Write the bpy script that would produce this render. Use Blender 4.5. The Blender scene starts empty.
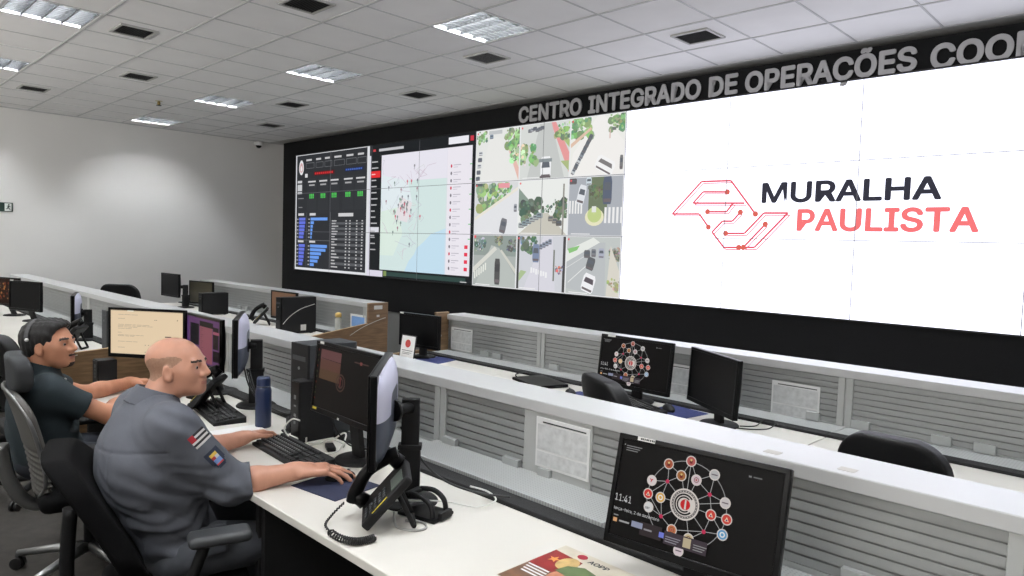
import bpy, bmesh, math, random
import numpy as np
from mathutils import Vector, Matrix

scene = bpy.context.scene
COL = scene.collection
random.seed(7)

# ---------------------------------------------------------------- camera
CAM = np.array([10.502, -5.661, 1.62])
YAW, PITCH, ROLL, FPX = -0.7749, -0.0589, 0.0326, 700.1
def cam_axes():
    f = np.array([math.sin(YAW)*math.cos(PITCH), math.cos(YAW)*math.cos(PITCH), math.sin(PITCH)])
    r = np.array([math.cos(YAW), -math.sin(YAW), 0.0]); u = np.cross(r, f)
    r2 = r*math.cos(ROLL) + u*math.sin(ROLL); u2 = -r*math.sin(ROLL) + u*math.cos(ROLL)
    return r2, u2, f
_r, _u, _f = cam_axes()
cd = bpy.data.cameras.new('camera'); cam = bpy.data.objects.new('camera', cd); COL.objects.link(cam)
cd.sensor_width = 36.0; cd.lens = FPX/1024*36.0; cd.clip_start = 0.05; cd.clip_end = 100
M4 = Matrix(((_r[0], _u[0], -_f[0], CAM[0]), (_r[1], _u[1], -_f[1], CAM[1]), (_r[2], _u[2], -_f[2], CAM[2]), (0, 0, 0, 1)))
cam.matrix_world = M4
scene.camera = cam

# ---------------------------------------------------------------- world, exposure, light levels
w = bpy.data.worlds.new('world'); scene.world = w; w.use_nodes = True
w.node_tree.nodes['Background'].inputs[0].default_value = (0.8, 0.85, 0.9, 1)
w.node_tree.nodes['Background'].inputs[1].default_value = 0.0
scene.view_settings.view_transform = 'Standard'; scene.view_settings.look = 'None'
scene.view_settings.gamma = 1.0; scene.view_settings.use_curve_mapping = False
scene.view_settings.exposure = 0.0
scene.cycles.use_denoising = True
scene.cycles.max_bounces = 10; scene.cycles.diffuse_bounces = 8; scene.cycles.glossy_bounces = 4
scene.cycles.sample_clamp_indirect = 6.0
TUBE = 305.0        # radiance of the fluorescent tubes
SCREEN = 2.2       # radiance of pure white on the video wall
FILL_UP = 125.0         # watts of each unseen fill light added for the ceiling
MON = 0.78         # radiance of white on a desk monitor

# unseen fill lights added at the back of the room to brighten the ceiling
for nm, x_, p_ in (('added_fill_light', 3.0, FILL_UP), ('added_fill_light', 9.5, FILL_UP)):
    ld = bpy.data.lights.new(nm, 'AREA'); ld.shape = 'RECTANGLE'; ld.size = 3.0; ld.size_y = 0.5; ld.energy = p_; ld.color = (1.0, 0.97, 0.93)
    lo_ = bpy.data.objects.new(nm, ld); COL.objects.link(lo_); lo_.location = (x_, -7.6, 2.0); lo_.rotation_euler = (math.radians(180-28), 0, 0)

# ---------------------------------------------------------------- materials
def lin(c):
    return tuple(((v/255)/12.92 if v/255 <= 0.04045 else ((v/255+0.055)/1.055)**2.4) for v in c)
_MC = {}
def mat(name, rgb, rough=0.5, metal=0.0, var=0.06, scale=8.0, bump=0.0, bscale=200.0, spec=0.5, alpha=1.0, trans=0.0, dots=None):
    if name in _MC: return _MC[name]
    m = bpy.data.materials.new(name); m.use_nodes = True; nt = m.node_tree; p = nt.nodes['Principled BSDF']
    c = lin(rgb)
    tc = nt.nodes.new('ShaderNodeTexCoord')
    nz = nt.nodes.new('ShaderNodeTexNoise'); nz.inputs['Scale'].default_value = scale; nz.inputs['Detail'].default_value = 4
    nt.links.new(tc.outputs['Object'], nz.inputs['Vector'])
    cr = nt.nodes.new('ShaderNodeValToRGB')
    cr.color_ramp.elements[0].position = 0.3; cr.color_ramp.elements[1].position = 0.7
    cr.color_ramp.elements[0].color = tuple(v*(1-var) for v in c)+(1,)
    cr.color_ramp.elements[1].color = tuple(min(1, v*(1+var)) for v in c)+(1,)
    nt.links.new(nz.outputs['Fac'], cr.inputs['Fac'])
    out = cr.outputs['Color']
    if dots:                                   # perforated sheet: pitch, radius, colour of the holes
        pitch, rad, hc = dots
        sx = nt.nodes.new('ShaderNodeSeparateXYZ'); nt.links.new(tc.outputs['Object'], sx.inputs[0])
        def mt(op, a, b=None):
            n = nt.nodes.new('ShaderNodeMath'); n.operation = op
            for i, v in enumerate((a, b)):
                if v is None: continue
                if isinstance(v, (int, float)): n.inputs[i].default_value = v
                else: nt.links.new(v, n.inputs[i])
            return n.outputs[0]
        def fr(s):
            return mt('SUBTRACT', mt('FRACT', mt('DIVIDE', s, pitch)), 0.5)
        a, b = fr(sx.outputs[0]), fr(sx.outputs[1])
        d = mt('LESS_THAN', mt('ADD', mt('MULTIPLY', a, a), mt('MULTIPLY', b, b)), rad*rad)
        mx = nt.nodes.new('ShaderNodeMix'); mx.data_type = 'RGBA'
        nt.links.new(d, mx.inputs[0]); nt.links.new(out, mx.inputs[6]); mx.inputs[7].default_value = lin(hc)+(1,)
        out = mx.outputs[2]
    nt.links.new(out, p.inputs['Base Color'])
    p.inputs['Roughness'].default_value = rough; p.inputs['Metallic'].default_value = metal
    p.inputs['Specular IOR Level'].default_value = spec
    if trans: p.inputs['Transmission Weight'].default_value = trans
    if alpha < 1: p.inputs['Alpha'].default_value = alpha
    if bump:
        n2 = nt.nodes.new('ShaderNodeTexNoise'); n2.inputs['Scale'].default_value = bscale; n2.inputs['Detail'].default_value = 3
        nt.links.new(tc.outputs['Object'], n2.inputs['Vector'])
        bp = nt.nodes.new('ShaderNodeBump'); bp.inputs['Strength'].default_value = bump; bp.inputs['Distance'].default_value = 0.003
        nt.links.new(n2.outputs['Fac'], bp.inputs['Height']); nt.links.new(bp.outputs['Normal'], p.inputs['Normal'])
    _MC[name] = m; return m
def wood(name, rgb, rgb2):
    if name in _MC: return _MC[name]
    m = bpy.data.materials.new(name); m.use_nodes = True; nt = m.node_tree; p = nt.nodes['Principled BSDF']
    tc = nt.nodes.new('ShaderNodeTexCoord'); mp = nt.nodes.new('ShaderNodeMapping'); mp.inputs['Scale'].default_value = (1, 1.5, 14)
    nt.links.new(tc.outputs['Object'], mp.inputs[0])
    nz = nt.nodes.new('ShaderNodeTexNoise'); nz.inputs['Scale'].default_value = 5; nz.inputs['Detail'].default_value = 6
    nt.links.new(mp.outputs[0], nz.inputs['Vector'])
    cr = nt.nodes.new('ShaderNodeValToRGB'); cr.color_ramp.elements[0].color = lin(rgb)+(1,); cr.color_ramp.elements[1].color = lin(rgb2)+(1,)
    cr.color_ramp.elements[0].position = 0.35; cr.color_ramp.elements[1].position = 0.65
    nt.links.new(nz.outputs['Fac'], cr.inputs['Fac']); nt.links.new(cr.outputs['Color'], p.inputs['Base Color'])
    p.inputs['Roughness'].default_value = 0.45
    _MC[name] = m; return m
def emit(rgb, s):
    key = 'lit_%d_%d_%d_%d' % (rgb[0], rgb[1], rgb[2], round(s*100))
    if key in _MC: return _MC[key]
    m = bpy.data.materials.new(key); m.use_nodes = True; nt = m.node_tree; p = nt.nodes['Principled BSDF']
    p.inputs['Base Color'].default_value = (0.004, 0.004, 0.004, 1); p.inputs['Roughness'].default_value = 0.4
    p.inputs['Specular IOR Level'].default_value = 0.08
    p.inputs['Emission Color'].default_value = lin(rgb)+(1,); p.inputs['Emission Strength'].default_value = s
    _MC[key] = m; return m

WHITE_LAM = mat('white laminate', (216, 213, 205), 0.38, var=0.015, scale=3)
CAP_WHITE = mat('white lacquered aluminium', (188, 189, 189), 0.3, var=0.02, scale=3)
SLAT_GREY = mat('grey aluminium slat', (150, 152, 151), 0.42, 0.25, var=0.03)
POST_GREY = mat('light grey post', (174, 176, 174), 0.45, var=0.02)
LEDGE_GREY = mat('perforated grey sheet', (176, 179, 178), 0.5, var=0.02, dots=(0.0125, 0.22, (150, 152, 152)))
PLAIN_GREY = mat('plain grey sheet', (170, 173, 172), 0.5, var=0.02)
BRUSH = mat('black brush strip', (20, 20, 21), 0.8, var=0.4, scale=60, bump=0.8, bscale=400)
BLACK = mat('black plastic', (19, 19, 20), 0.42, var=0.12)
BLACKG = mat('glossy black plastic', (9, 9, 10), 0.28, var=0.1, spec=0.18)
BLACKM = mat('matt black plastic', (20, 20, 21), 0.62, var=0.1, spec=0.3, bump=0.15, bscale=600)
DGREY = mat('dark grey plastic', (50, 53, 56), 0.5, var=0.08)
MGREY = mat('mid grey plastic', (112, 114, 114), 0.5, var=0.05)
MONBACK = mat('slate monitor back', (66, 72, 86), 0.42, var=0.05)
LILAC = mat('pale lilac label film', (206, 206, 226), 0.45, var=0.02)
SCREEN_OFF = mat('dark lcd glass', (7, 7, 8), 0.3, var=0.05, spec=0.15)
SILVER = mat('silver metal', (150, 152, 152), 0.3, 0.9, var=0.04)
CHROME = mat('chrome', (200, 200, 200), 0.15, 1.0, var=0.02)
WOODM = wood('brown wood laminate', (112, 88, 62), (138, 110, 80))
WOODE = wood('pale wood edge', (176, 146, 108), (190, 160, 122))
FABRIC_BLK = mat('black chair fabric', (9, 9, 10), 0.9, var=0.15, bump=0.5, bscale=500, spec=0.12)
LEATHER = mat('black leatherette', (15, 15, 16), 0.5, spec=0.3, var=0.1, bump=0.3, bscale=250)
MESHGREY = mat('grey chair shell', (92, 90, 86), 0.5, var=0.06)
HEADREST = mat('dark grey headrest fabric', (52, 54, 56), 0.8, var=0.1, bump=0.4, bscale=400)
PAPER = mat('white paper', (235, 235, 233), 0.7, var=0.01)
SHEET = mat('printed grey sheet', (200, 202, 202), 0.5, var=0.12, scale=45)
NAVY = mat('navy powder coat', (28, 42, 76), 0.4, var=0.05)
PADBLUE = mat('blue mouse pad cloth', (48, 58, 110), 0.8, var=0.25, scale=40)
PADNAVY = mat('navy mouse pad cloth', (34, 40, 66), 0.8, var=0.12, scale=30)
CABLE_W = mat('white cable', (222, 222, 216), 0.5, var=0.03)
CABLE_B = mat('black cable', (16, 16, 17), 0.5, var=0.05)
YELLOW = mat('yellow label', (212, 190, 60), 0.5, var=0.03)
STICKER = mat('white sticker', (226, 226, 222), 0.5, var=0.03)
BLUEP = mat('blue printed panel', (120, 160, 214), 0.5, var=0.08, scale=30)

# ---------------------------------------------------------------- mesh helpers
class MB:
    def __init__(s): s.bm = bmesh.new(); s.M = Matrix()
    def at(s, M): s.M = M; return s
    def V(s, p): return s.bm.verts.new(s.M @ Vector(p))
    def face(s, pts, mi=0, smooth=False):
        f = s.bm.faces.new([s.V(p) for p in pts]); f.material_index = mi; f.smooth = smooth; return f
    def box(s, x0, x1, y0, y1, z0, z1, mi=0, bev=0.0, seg=2):
        vs = [s.V(p) for p in ((x0,y0,z0),(x1,y0,z0),(x1,y1,z0),(x0,y1,z0),(x0,y0,z1),(x1,y0,z1),(x1,y1,z1),(x0,y1,z1))]
        fs = []
        for q in ((0,3,2,1),(4,5,6,7),(0,1,5,4),(1,2,6,5),(2,3,7,6),(3,0,4,7)):
            f = s.bm.faces.new([vs[i] for i in q]); f.material_index = mi; fs.append(f)
        if bev > 0:
            es = list({e for f in fs for e in f.edges})
            r = bmesh.ops.bevel(s.bm, geom=es, offset=bev, segments=seg, profile=0.5, affect='EDGES', clamp_overlap=True)
            for f in r['faces']: f.material_index = mi; f.smooth = True
        return s
    def prism(s, poly, axis, a0, a1, mi=0, bev=0.0):
        # poly: 2-D outline; axis 'x' -> (y,z), 'y' -> (x,z), 'z' -> (x,y)
        def P(q, t): return {'x': (t, q[0], q[1]), 'y': (q[0], t, q[1]), 'z': (q[0], q[1], t)}[axis]
        A = [s.V(P(q, a0)) for q in poly]; B = [s.V(P(q, a1)) for q in poly]; n = len(poly); fs = []
        fs.append(s.bm.faces.new(A[::-1])); fs.append(s.bm.faces.new(B))
        for i in range(n):
            fs.append(s.bm.faces.new((A[i], A[(i+1) % n], B[(i+1) % n], B[i])))
        for f in fs: f.material_index = mi
        if bev > 0:
            es = list({e for f in fs for e in f.edges})
            r = bmesh.ops.bevel(s.bm, geom=es, offset=bev, segments=2, profile=0.5, affect='EDGES', clamp_overlap=True)
            for f in r['faces']: f.material_index = mi; f.smooth = True
        return s
    def tube(s, pts, r, seg=8, mi=0, closed=False, cap=True):
        pts = [Vector(p) for p in pts]; n = len(pts); rings = []
        rr = r if isinstance(r, (list, tuple)) else [r]*n
        up = None
        for i in range(n):
            if closed: t = (pts[(i+1) % n]-pts[i-1])
            else: t = pts[min(i+1, n-1)]-pts[max(i-1, 0)]
            if t.length < 1e-9: t = Vector((0, 0, 1))
            t.normalize()
            if up is None:
                up = Vector((0, 0, 1)) if abs(t.z) < 0.9 else Vector((1, 0, 0))
            a = (up - t*up.dot(t))
            if a.length < 1e-6: a = t.orthogonal()
            a.normalize(); b = t.cross(a); up = a
            rings.append([s.V(pts[i] + (a*math.cos(k*2*math.pi/seg)+b*math.sin(k*2*math.pi/seg))*rr[i]) for k in range(seg)])
        m = n if closed else n-1
        for i in range(m):
            A, B = rings[i], rings[(i+1) % n]
            for k in range(seg):
                f = s.bm.faces.new((A[k], A[(k+1) % seg], B[(k+1) % seg], B[k])); f.smooth = True; f.material_index = mi
        if cap and not closed:
            f = s.bm.faces.new(rings[0][::-1]); f.material_index = mi
            f = s.bm.faces.new(rings[-1]); f.material_index = mi
        return s
    def cyl(s, p0, p1, r, seg=20, mi=0): return s.tube([p0, p1], r, seg, mi)
    def lathe(s, prof, c=(0, 0, 0), seg=24, mi=0):
        rings = []
        for (r, z) in prof:
            rings.append([s.V((c[0]+r*math.cos(k*2*math.pi/seg), c[1]+r*math.sin(k*2*math.pi/seg), c[2]+z)) for k in range(seg)])
        for i in range(len(prof)-1):
            for k in range(seg):
                f = s.bm.faces.new((rings[i][k], rings[i][(k+1) % seg], rings[i+1][(k+1) % seg], rings[i+1][k])); f.smooth = True; f.material_index = mi
        for R_ in (rings[0][::-1], rings[-1]):
            f = s.bm.faces.new(R_); f.material_index = mi
        return s
    def sph(s, c, r, mi=0, sc=(1, 1, 1), u=14, v=8):
        prof = [(max(1e-4, math.cos(-math.pi/2+math.pi*i/v)), math.sin(-math.pi/2+math.pi*i/v)) for i in range(v+1)]
        rings = [[s.V((c[0]+r*sc[0]*pr*math.cos(k*2*math.pi/u), c[1]+r*sc[1]*pr*math.sin(k*2*math.pi/u), c[2]+r*sc[2]*z)) for k in range(u)] for pr, z in prof]
        for i in range(v):
            for k in range(u):
                f = s.bm.faces.new((rings[i][k], rings[i][(k+1) % u], rings[i+1][(k+1) % u], rings[i+1][k])); f.smooth = True; f.material_index = mi
        return s
    def build(s, name, mats, parent=None, normals=True):
        if normals: bmesh.ops.recalc_face_normals(s.bm, faces=s.bm.faces[:])
        me = bpy.data.meshes.new(name); s.bm.to_mesh(me); s.bm.free()
        for m in (mats if isinstance(mats, (list, tuple)) else [mats]): me.materials.append(m)
        o = bpy.data.objects.new(name, me); COL.objects.link(o)
        if parent is not None: o.parent = parent
        return o
def tag(o, label=None, cat=None, group=None, kind=None):
    if label: o['label'] = label
    if cat: o['category'] = cat
    if group: o['group'] = group
    if kind: o['kind'] = kind
    return o
def thing(name, label, cat, loc=(0, 0, 0), rz=0.0, group=None):
    o = bpy.data.objects.new(name, None); COL.objects.link(o); o.empty_display_size = 0.1
    o.location = loc; o.rotation_euler = (0, 0, rz)
    return tag(o, label, cat, group)
def struct(o): o['kind'] = 'structure'; return o
def dup(root, loc, rz, label, group=None):
    r = root.copy(); COL.objects.link(r); r.location = loc; r.rotation_euler = (0, 0, rz); r['label'] = label
    if group: r['group'] = group
    for ch in list(root.children):
        c = ch.copy(); COL.objects.link(c); c.parent = r
        for g in list(ch.children):
            d = g.copy(); COL.objects.link(d); d.parent = c
    return r
def sans_font():
    # Blender's own interface typeface; the built-in face if it is missing
    try:
        import os
        p = os.path.join(bpy.utils.system_resource('DATAFILES', path='fonts'), 'Inter.woff2')
        return bpy.data.fonts.load(p, check_existing=True) if os.path.exists(p) else None
    except Exception:
        return None
SANS = sans_font()
def text_mesh(name, s, size, mats, parent=None, bold=0.0, align='LEFT', sx=1.0, shear=0.0, depth=0.0, spacing=1.0):
    cu = bpy.data.curves.new(name, 'FONT'); cu.body = s; cu.size = size
    if SANS: cu.font = SANS
    cu.align_x = align; cu.extrude = depth
    cu.shear = shear; cu.space_character = spacing; cu.resolution_u = 4
    tmp = bpy.data.objects.new('tmp_text', cu); COL.objects.link(tmp)
    dg = bpy.context.evaluated_depsgraph_get(); dg.update()
    me = bpy.data.meshes.new_from_object(tmp.evaluated_get(dg)); bpy.data.objects.remove(tmp)
    if bold:                                   # heavier strokes: the same outlines set side by side in one mesh
        bm = bmesh.new()
        for k in range(9):
            a = 2*math.pi*k/8
            dx, dy = (0, 0) if k == 8 else (bold*math.cos(a), bold*math.sin(a))
            n0 = len(bm.verts); bm.from_mesh(me); bm.verts.ensure_lookup_table()
            for v in bm.verts[n0:]: v.co.x += dx; v.co.y += dy; v.co.z += k*0.00003
        bm.to_mesh(me); bm.free()
    me.name = name; me.materials.clear(); me.materials.append(mats)
    for v in me.vertices: v.co.x *= sx
    o = bpy.data.objects.new(name, me); COL.objects.link(o)
    if parent is not None: o.parent = parent
    return o
def text_bounds(o):
    xs = [v.co.x for v in o.data.vertices]; ys = [v.co.y for v in o.data.vertices]
    return min(xs), max(xs), min(ys), max(ys)
def smooth_path(P, n=8):
    P = [Vector(p) for p in P]; out = []
    for i in range(len(P)-1):
        p0, p1, p2, p3 = P[max(i-1, 0)], P[i], P[i+1], P[min(i+2, len(P)-1)]
        for k in range(n):
            t = k/n
            out.append(0.5*((2*p1)+(p2-p0)*t+(2*p0-5*p1+4*p2-p3)*t*t+(3*p1-p0-3*p2+p3)*t**3))
    out.append(P[-1]); return out

class Canvas:
    """Flat picture for a lit display: coloured polygons in (x, y) with y up, each layer a hair in front of the last."""
    def __init__(s, power, step=0.00006): s.P = []; s.power = power; s.z = 0.0; s.step = step
    def poly(s, pts, rgb, k=1.0): s.z += s.step; s.P.append(([(p[0], p[1]) for p in pts], rgb, s.z, k))
    def rect(s, x0, y0, x1, y1, rgb, k=1.0): s.poly([(x0, y0), (x1, y0), (x1, y1), (x0, y1)], rgb, k)
    def disc(s, x, y, r, rgb, ry=None, n=18, k=1.0):
        ry = ry or r; s.poly([(x+r*math.cos(2*math.pi*i/n), y+ry*math.sin(2*math.pi*i/n)) for i in range(n)], rgb, k)
    def ring(s, x, y, r, wd, rgb, a0=0, a1=360, n=36, ry=None):
        q = (ry or r)/r; s.z += s.step
        for i in range(n):
            t0, t1 = math.radians(a0+(a1-a0)*i/n), math.radians(a0+(a1-a0)*(i+1)/n)
            s.P.append(([(x+(r-wd)*math.cos(t0), y+q*(r-wd)*math.sin(t0)), (x+r*math.cos(t0), y+q*r*math.sin(t0)), (x+r*math.cos(t1), y+q*r*math.sin(t1)), (x+(r-wd)*math.cos(t1), y+q*(r-wd)*math.sin(t1))], rgb, s.z, 1.0))
    def line(s, pts, wd, rgb):
        s.z += s.step
        for a, b in zip(pts[:-1], pts[1:]):
            dx, dy = b[0]-a[0], b[1]-a[1]; L = math.hypot(dx, dy)
            if L < 1e-9: continue
            nx, ny = -dy/L*wd/2, dx/L*wd/2
            s.P.append(([(a[0]-nx, a[1]-ny), (b[0]-nx, b[1]-ny), (b[0]+nx, b[1]+ny), (a[0]+nx, a[1]+ny)], rgb, s.z, 1.0))
    def frame(s, x0, y0, x1, y1, wd, rgb): s.line([(x0, y0), (x1, y0), (x1, y1), (x0, y1), (x0, y0)], wd, rgb)
    def build(s, name, parent=None, M=Matrix()):
        # canvas (x, y, depth) -> local (x, -depth, y)
        me = bpy.data.meshes.new(name); bm = bmesh.new(); idx = {}
        for pts, rgb, z, k in s.P:
            key = emit(rgb, s.power*k)
            if key not in idx: idx[key] = len(idx); me.materials.append(key)
            f = bm.faces.new([bm.verts.new(M @ Vector((p[0], -z, p[1]))) for p in pts]); f.material_index = idx[key]
            f.normal_update()
            if (M.to_3x3() @ Vector((0, -1, 0))).dot(f.normal) < 0: f.normal_flip()
        bm.to_mesh(me); bm.free()
        o = bpy.data.objects.new(name, me); COL.objects.link(o)
        if parent is not None: o.parent = parent
        return o

# ---------------------------------------------------------------- smooth implicit shapes, meshed with surface nets
def f_cap(a, b, ra, rb):
    a = np.array(a, np.float32); b = np.array(b, np.float32); ba = b-a; L = float(ba @ ba)+1e-12
    def f(p):
        pa = p-a; t = np.clip(pa @ ba/L, 0, 1); return np.linalg.norm(pa-t[:, None]*ba, axis=1)-(ra+(rb-ra)*t)
    return f
def f_ell(c, r, R=None):
    c = np.array(c, np.float32); r = np.array(r, np.float32); R = np.eye(3, dtype=np.float32) if R is None else np.array(R, np.float32)
    def f(p):
        q = (p-c) @ R.T; k0 = np.linalg.norm(q/r, axis=1); k1 = np.linalg.norm(q/(r*r), axis=1)+1e-9
        return k0*(k0-1)/k1
    return f
def f_box(c, h, R=None, rad=0.01):
    c = np.array(c, np.float32); h = np.array(h, np.float32)-rad; R = np.eye(3, dtype=np.float32) if R is None else np.array(R, np.float32)
    def f(p):
        q = np.abs((p-c) @ R.T)-h
        return np.linalg.norm(np.maximum(q, 0), axis=1)+np.minimum(q.max(1), 0)-rad
    return f
def combine(prims):
    # prims: (fn, op, k) with op 'u' union, 's' subtract, 'i' intersect
    def f(p):
        d = None
        for fn, op, k in prims:
            e = fn(p)
            if d is None: d = e; continue
            if op == 'u':
                h = np.maximum(k-np.abs(d-e), 0)/max(k, 1e-6); d = np.minimum(d, e)-h*h*k*0.25
            elif op == 's':
                e = -e; h = np.maximum(k-np.abs(d-e), 0)/max(k, 1e-6); d = np.maximum(d, e)+h*h*k*0.25
            else:
                h = np.maximum(k-np.abs(d-e), 0)/max(k, 1e-6); d = np.maximum(d, e)+h*h*k*0.25
        return d
    return f
def sdf_mesh(name, fn, lo, hi, h, mats, parent=None, matfn=None):
    B = 8; lo = np.array(lo, np.float32); hi = np.array(hi, np.float32)
    nb = np.ceil((hi-lo)/h/B).astype(int)+1; n = nb*B
    g = np.stack(np.meshgrid(*[np.arange(k) for k in nb], indexing='ij'), -1).reshape(-1, 3)
    cen = (lo+(g*B+(B-1)/2)*h).astype(np.float32)
    d = np.concatenate([fn(c) for c in np.array_split(cen, max(1, len(cen)//60000))])
    F = np.repeat(np.repeat(np.repeat(np.where(d < 0, -1.0, 1.0).astype(np.float32).reshape(nb), B, 0), B, 1), B, 2)
    act = g[np.abs(d) < B*h*0.9*1.25+2*h]
    off = np.stack(np.meshgrid(*[np.arange(B)]*3, indexing='ij'), -1).reshape(-1, 3)
    for ch in np.array_split(act, max(1, len(act)//250)):
        if len(ch) == 0: continue
        ii = (ch[:, None, :]*B+off[None]).reshape(-1, 3)
        F[ii[:, 0], ii[:, 1], ii[:, 2]] = fn((lo+ii*h).astype(np.float32))
    S = F < 0
    cnt = np.zeros(np.array(F.shape)-1, np.int8)
    for a in (0, 1):
        for b in (0, 1):
            for c in (0, 1): cnt += S[a:n[0]-1+a, b:n[1]-1+b, c:n[2]-1+c]
    cells = np.argwhere((cnt > 0) & (cnt < 8))
    vid = np.full(cnt.shape, -1, np.int64); vid[cells[:, 0], cells[:, 1], cells[:, 2]] = np.arange(len(cells))
    acc = np.zeros((len(cells), 3)); num = np.zeros(len(cells))
    cor = [(a, b, c) for a in (0, 1) for b in (0, 1) for c in (0, 1)]
    val = {q: F[cells[:, 0]+q[0], cells[:, 1]+q[1], cells[:, 2]+q[2]] for q in cor}
    for p in cor:
        for ax in range(3):
            if p[ax]: continue
            q = list(p); q[ax] = 1; q = tuple(q)
            a, b = val[p], val[q]; m = (a < 0) != (b < 0)
            t = np.where(m, a/np.where(m, a-b, 1), 0)
            pt = np.array(p, float)[None].repeat(len(cells), 0); pt[:, ax] += t
            acc[m] += pt[m]; num[m] += 1
    verts = lo+(cells+acc/num[:, None])*h
    quads = []
    for ax in range(3):
        s0 = [slice(None)]*3; s1 = [slice(None)]*3; s0[ax] = slice(0, -1); s1[ax] = slice(1, None)
        A, Bv = S[tuple(s0)], S[tuple(s1)]
        e = np.argwhere(A != Bv); o1, o2 = [(1, 2), (2, 0), (0, 1)][ax]
        e = e[(e[:, o1] > 0) & (e[:, o2] > 0) & (e[:, o1] < n[o1]-1) & (e[:, o2] < n[o2]-1)]
        if len(e) == 0: continue
        q = []
        for da, db in ((1, 1), (0, 1), (0, 0), (1, 0)):
            c = e.copy(); c[:, o1] -= da; c[:, o2] -= db; q.append(vid[c[:, 0], c[:, 1], c[:, 2]])
        q = np.stack(q, 1); fl = ~A[e[:, 0], e[:, 1], e[:, 2]]; q[fl] = q[fl][:, ::-1]
        quads.append(q)
    quads = np.concatenate(quads); quads = quads[(quads >= 0).all(1)]
    me = bpy.data.meshes.new(name)
    me.vertices.add(len(verts)); me.vertices.foreach_set('co', verts.astype(np.float32).ravel())
    me.loops.add(len(quads)*4); me.loops.foreach_set('vertex_index', quads.astype(np.int32).ravel())
    me.polygons.add(len(quads)); me.polygons.foreach_set('loop_start', np.arange(0, len(quads)*4, 4, dtype=np.int32))
    me.polygons.foreach_set('use_smooth', np.ones(len(quads), dtype=bool))
    for m in (mats if isinstance(mats, (list, tuple)) else [mats]): me.materials.append(m)
    if matfn is not None:
        me.polygons.foreach_set('material_index', matfn(verts[quads].mean(1)).astype(np.int32))
    me.update(calc_edges=True); me.validate()
    o = bpy.data.objects.new(name, me); COL.objects.link(o)
    if parent is not None: o.parent = parent
    return o
# ================================================================ the room
XL, XR, YB, YF, ZC = -0.80, 13.3, -8.8, 0.25, 3.234
GX, GY, SX, SY = 5.7497, -2.910, 0.5633, 0.5665
WALL = mat('painted wall', (226, 225, 222), 0.8, var=0.012, scale=2, bump=0.05, bscale=300)
FASCIA = mat('matt black fascia', (13, 14, 16), 0.7, var=0.08, scale=2, spec=0.25)
CEIL = mat('mineral ceiling tile', (234, 233, 232), 0.85, var=0.02, scale=4, bump=0.12, bscale=350)
TBAR = mat('ceiling t-bar', (190, 190, 190), 0.5, var=0.03)
GYPS = mat('gypsum ceiling edge', (190, 189, 187), 0.85, var=0.02)
CARPET = mat('dark carpet', (60, 57, 53), 0.95, var=0.25, scale=14, bump=0.9, bscale=700)
def wall_obj(name, *b, m=WALL):
    o = MB().box(*b).build(name, m); return struct(o)
wall_obj('floor', XL-0.2, XR+0.2, YB-0.2, YF+0.2, -0.1, 0.0, m=CARPET)
wall_obj('wall_left', XL-0.15, XL, YB-0.15, YF+0.15, 0, ZC+0.2)
wall_obj('wall_right', XR, XR+0.15, YB-0.15, YF+0.15, 0, ZC+0.2)
wall_obj('wall_back', XL, XR, YB-0.15, YB, 0, ZC+0.2)
wall_obj('wall_rear', XL, XR, YF, YF+0.15, 0, ZC+0.2)
wall_obj('wall_front', -0.455, XR, 0.012, 0.20, 0.68, 3.203, m=FASCIA)
wall_obj('trim_1', -0.455, XR, 0.03, 0.20, 0.0, 0.68, m=mat('grey plinth', (128, 128, 126), 0.7, var=0.03))
LAMPS = [(i, j) for i in (-11, -7, -3, 1, 5, 9) for j in (-7, -3, 1)]
mb = MB()
for i in range(-12, 14):
    for j in range(-11, 5):
        if (i, j) in LAMPS: continue
        x0, y0 = GX+i*SX, GY+j*SY
        mb.box(max(x0, XL), min(x0+SX, XR), max(y0, YB), y0+SY, ZC, ZC+0.02)
struct(mb.build('ceiling', CEIL))
y5 = GY+5*SY
wall_obj('trim_2', XL, XR, y5, YF, ZC-0.004, ZC+0.02, m=GYPS)
mb = MB()
for i in range(-11, 14): mb.box(GX+i*SX-0.0065, GX+i*SX+0.0065, YB, y5, ZC-0.004, ZC+0.0)
for j in range(-10, 6): mb.box(XL, XR, GY+j*SY-0.009, GY+j*SY+0.009, ZC-0.005, ZC+0.0)
mb.box(XL, XL+0.03, YB, YF, ZC-0.012, ZC)
struct(mb.build('trim_3', TBAR))
wall_obj('baseboard_left', XL, XL+0.015, YB, YF, 0, 0.1, m=WHITE_LAM)

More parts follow.
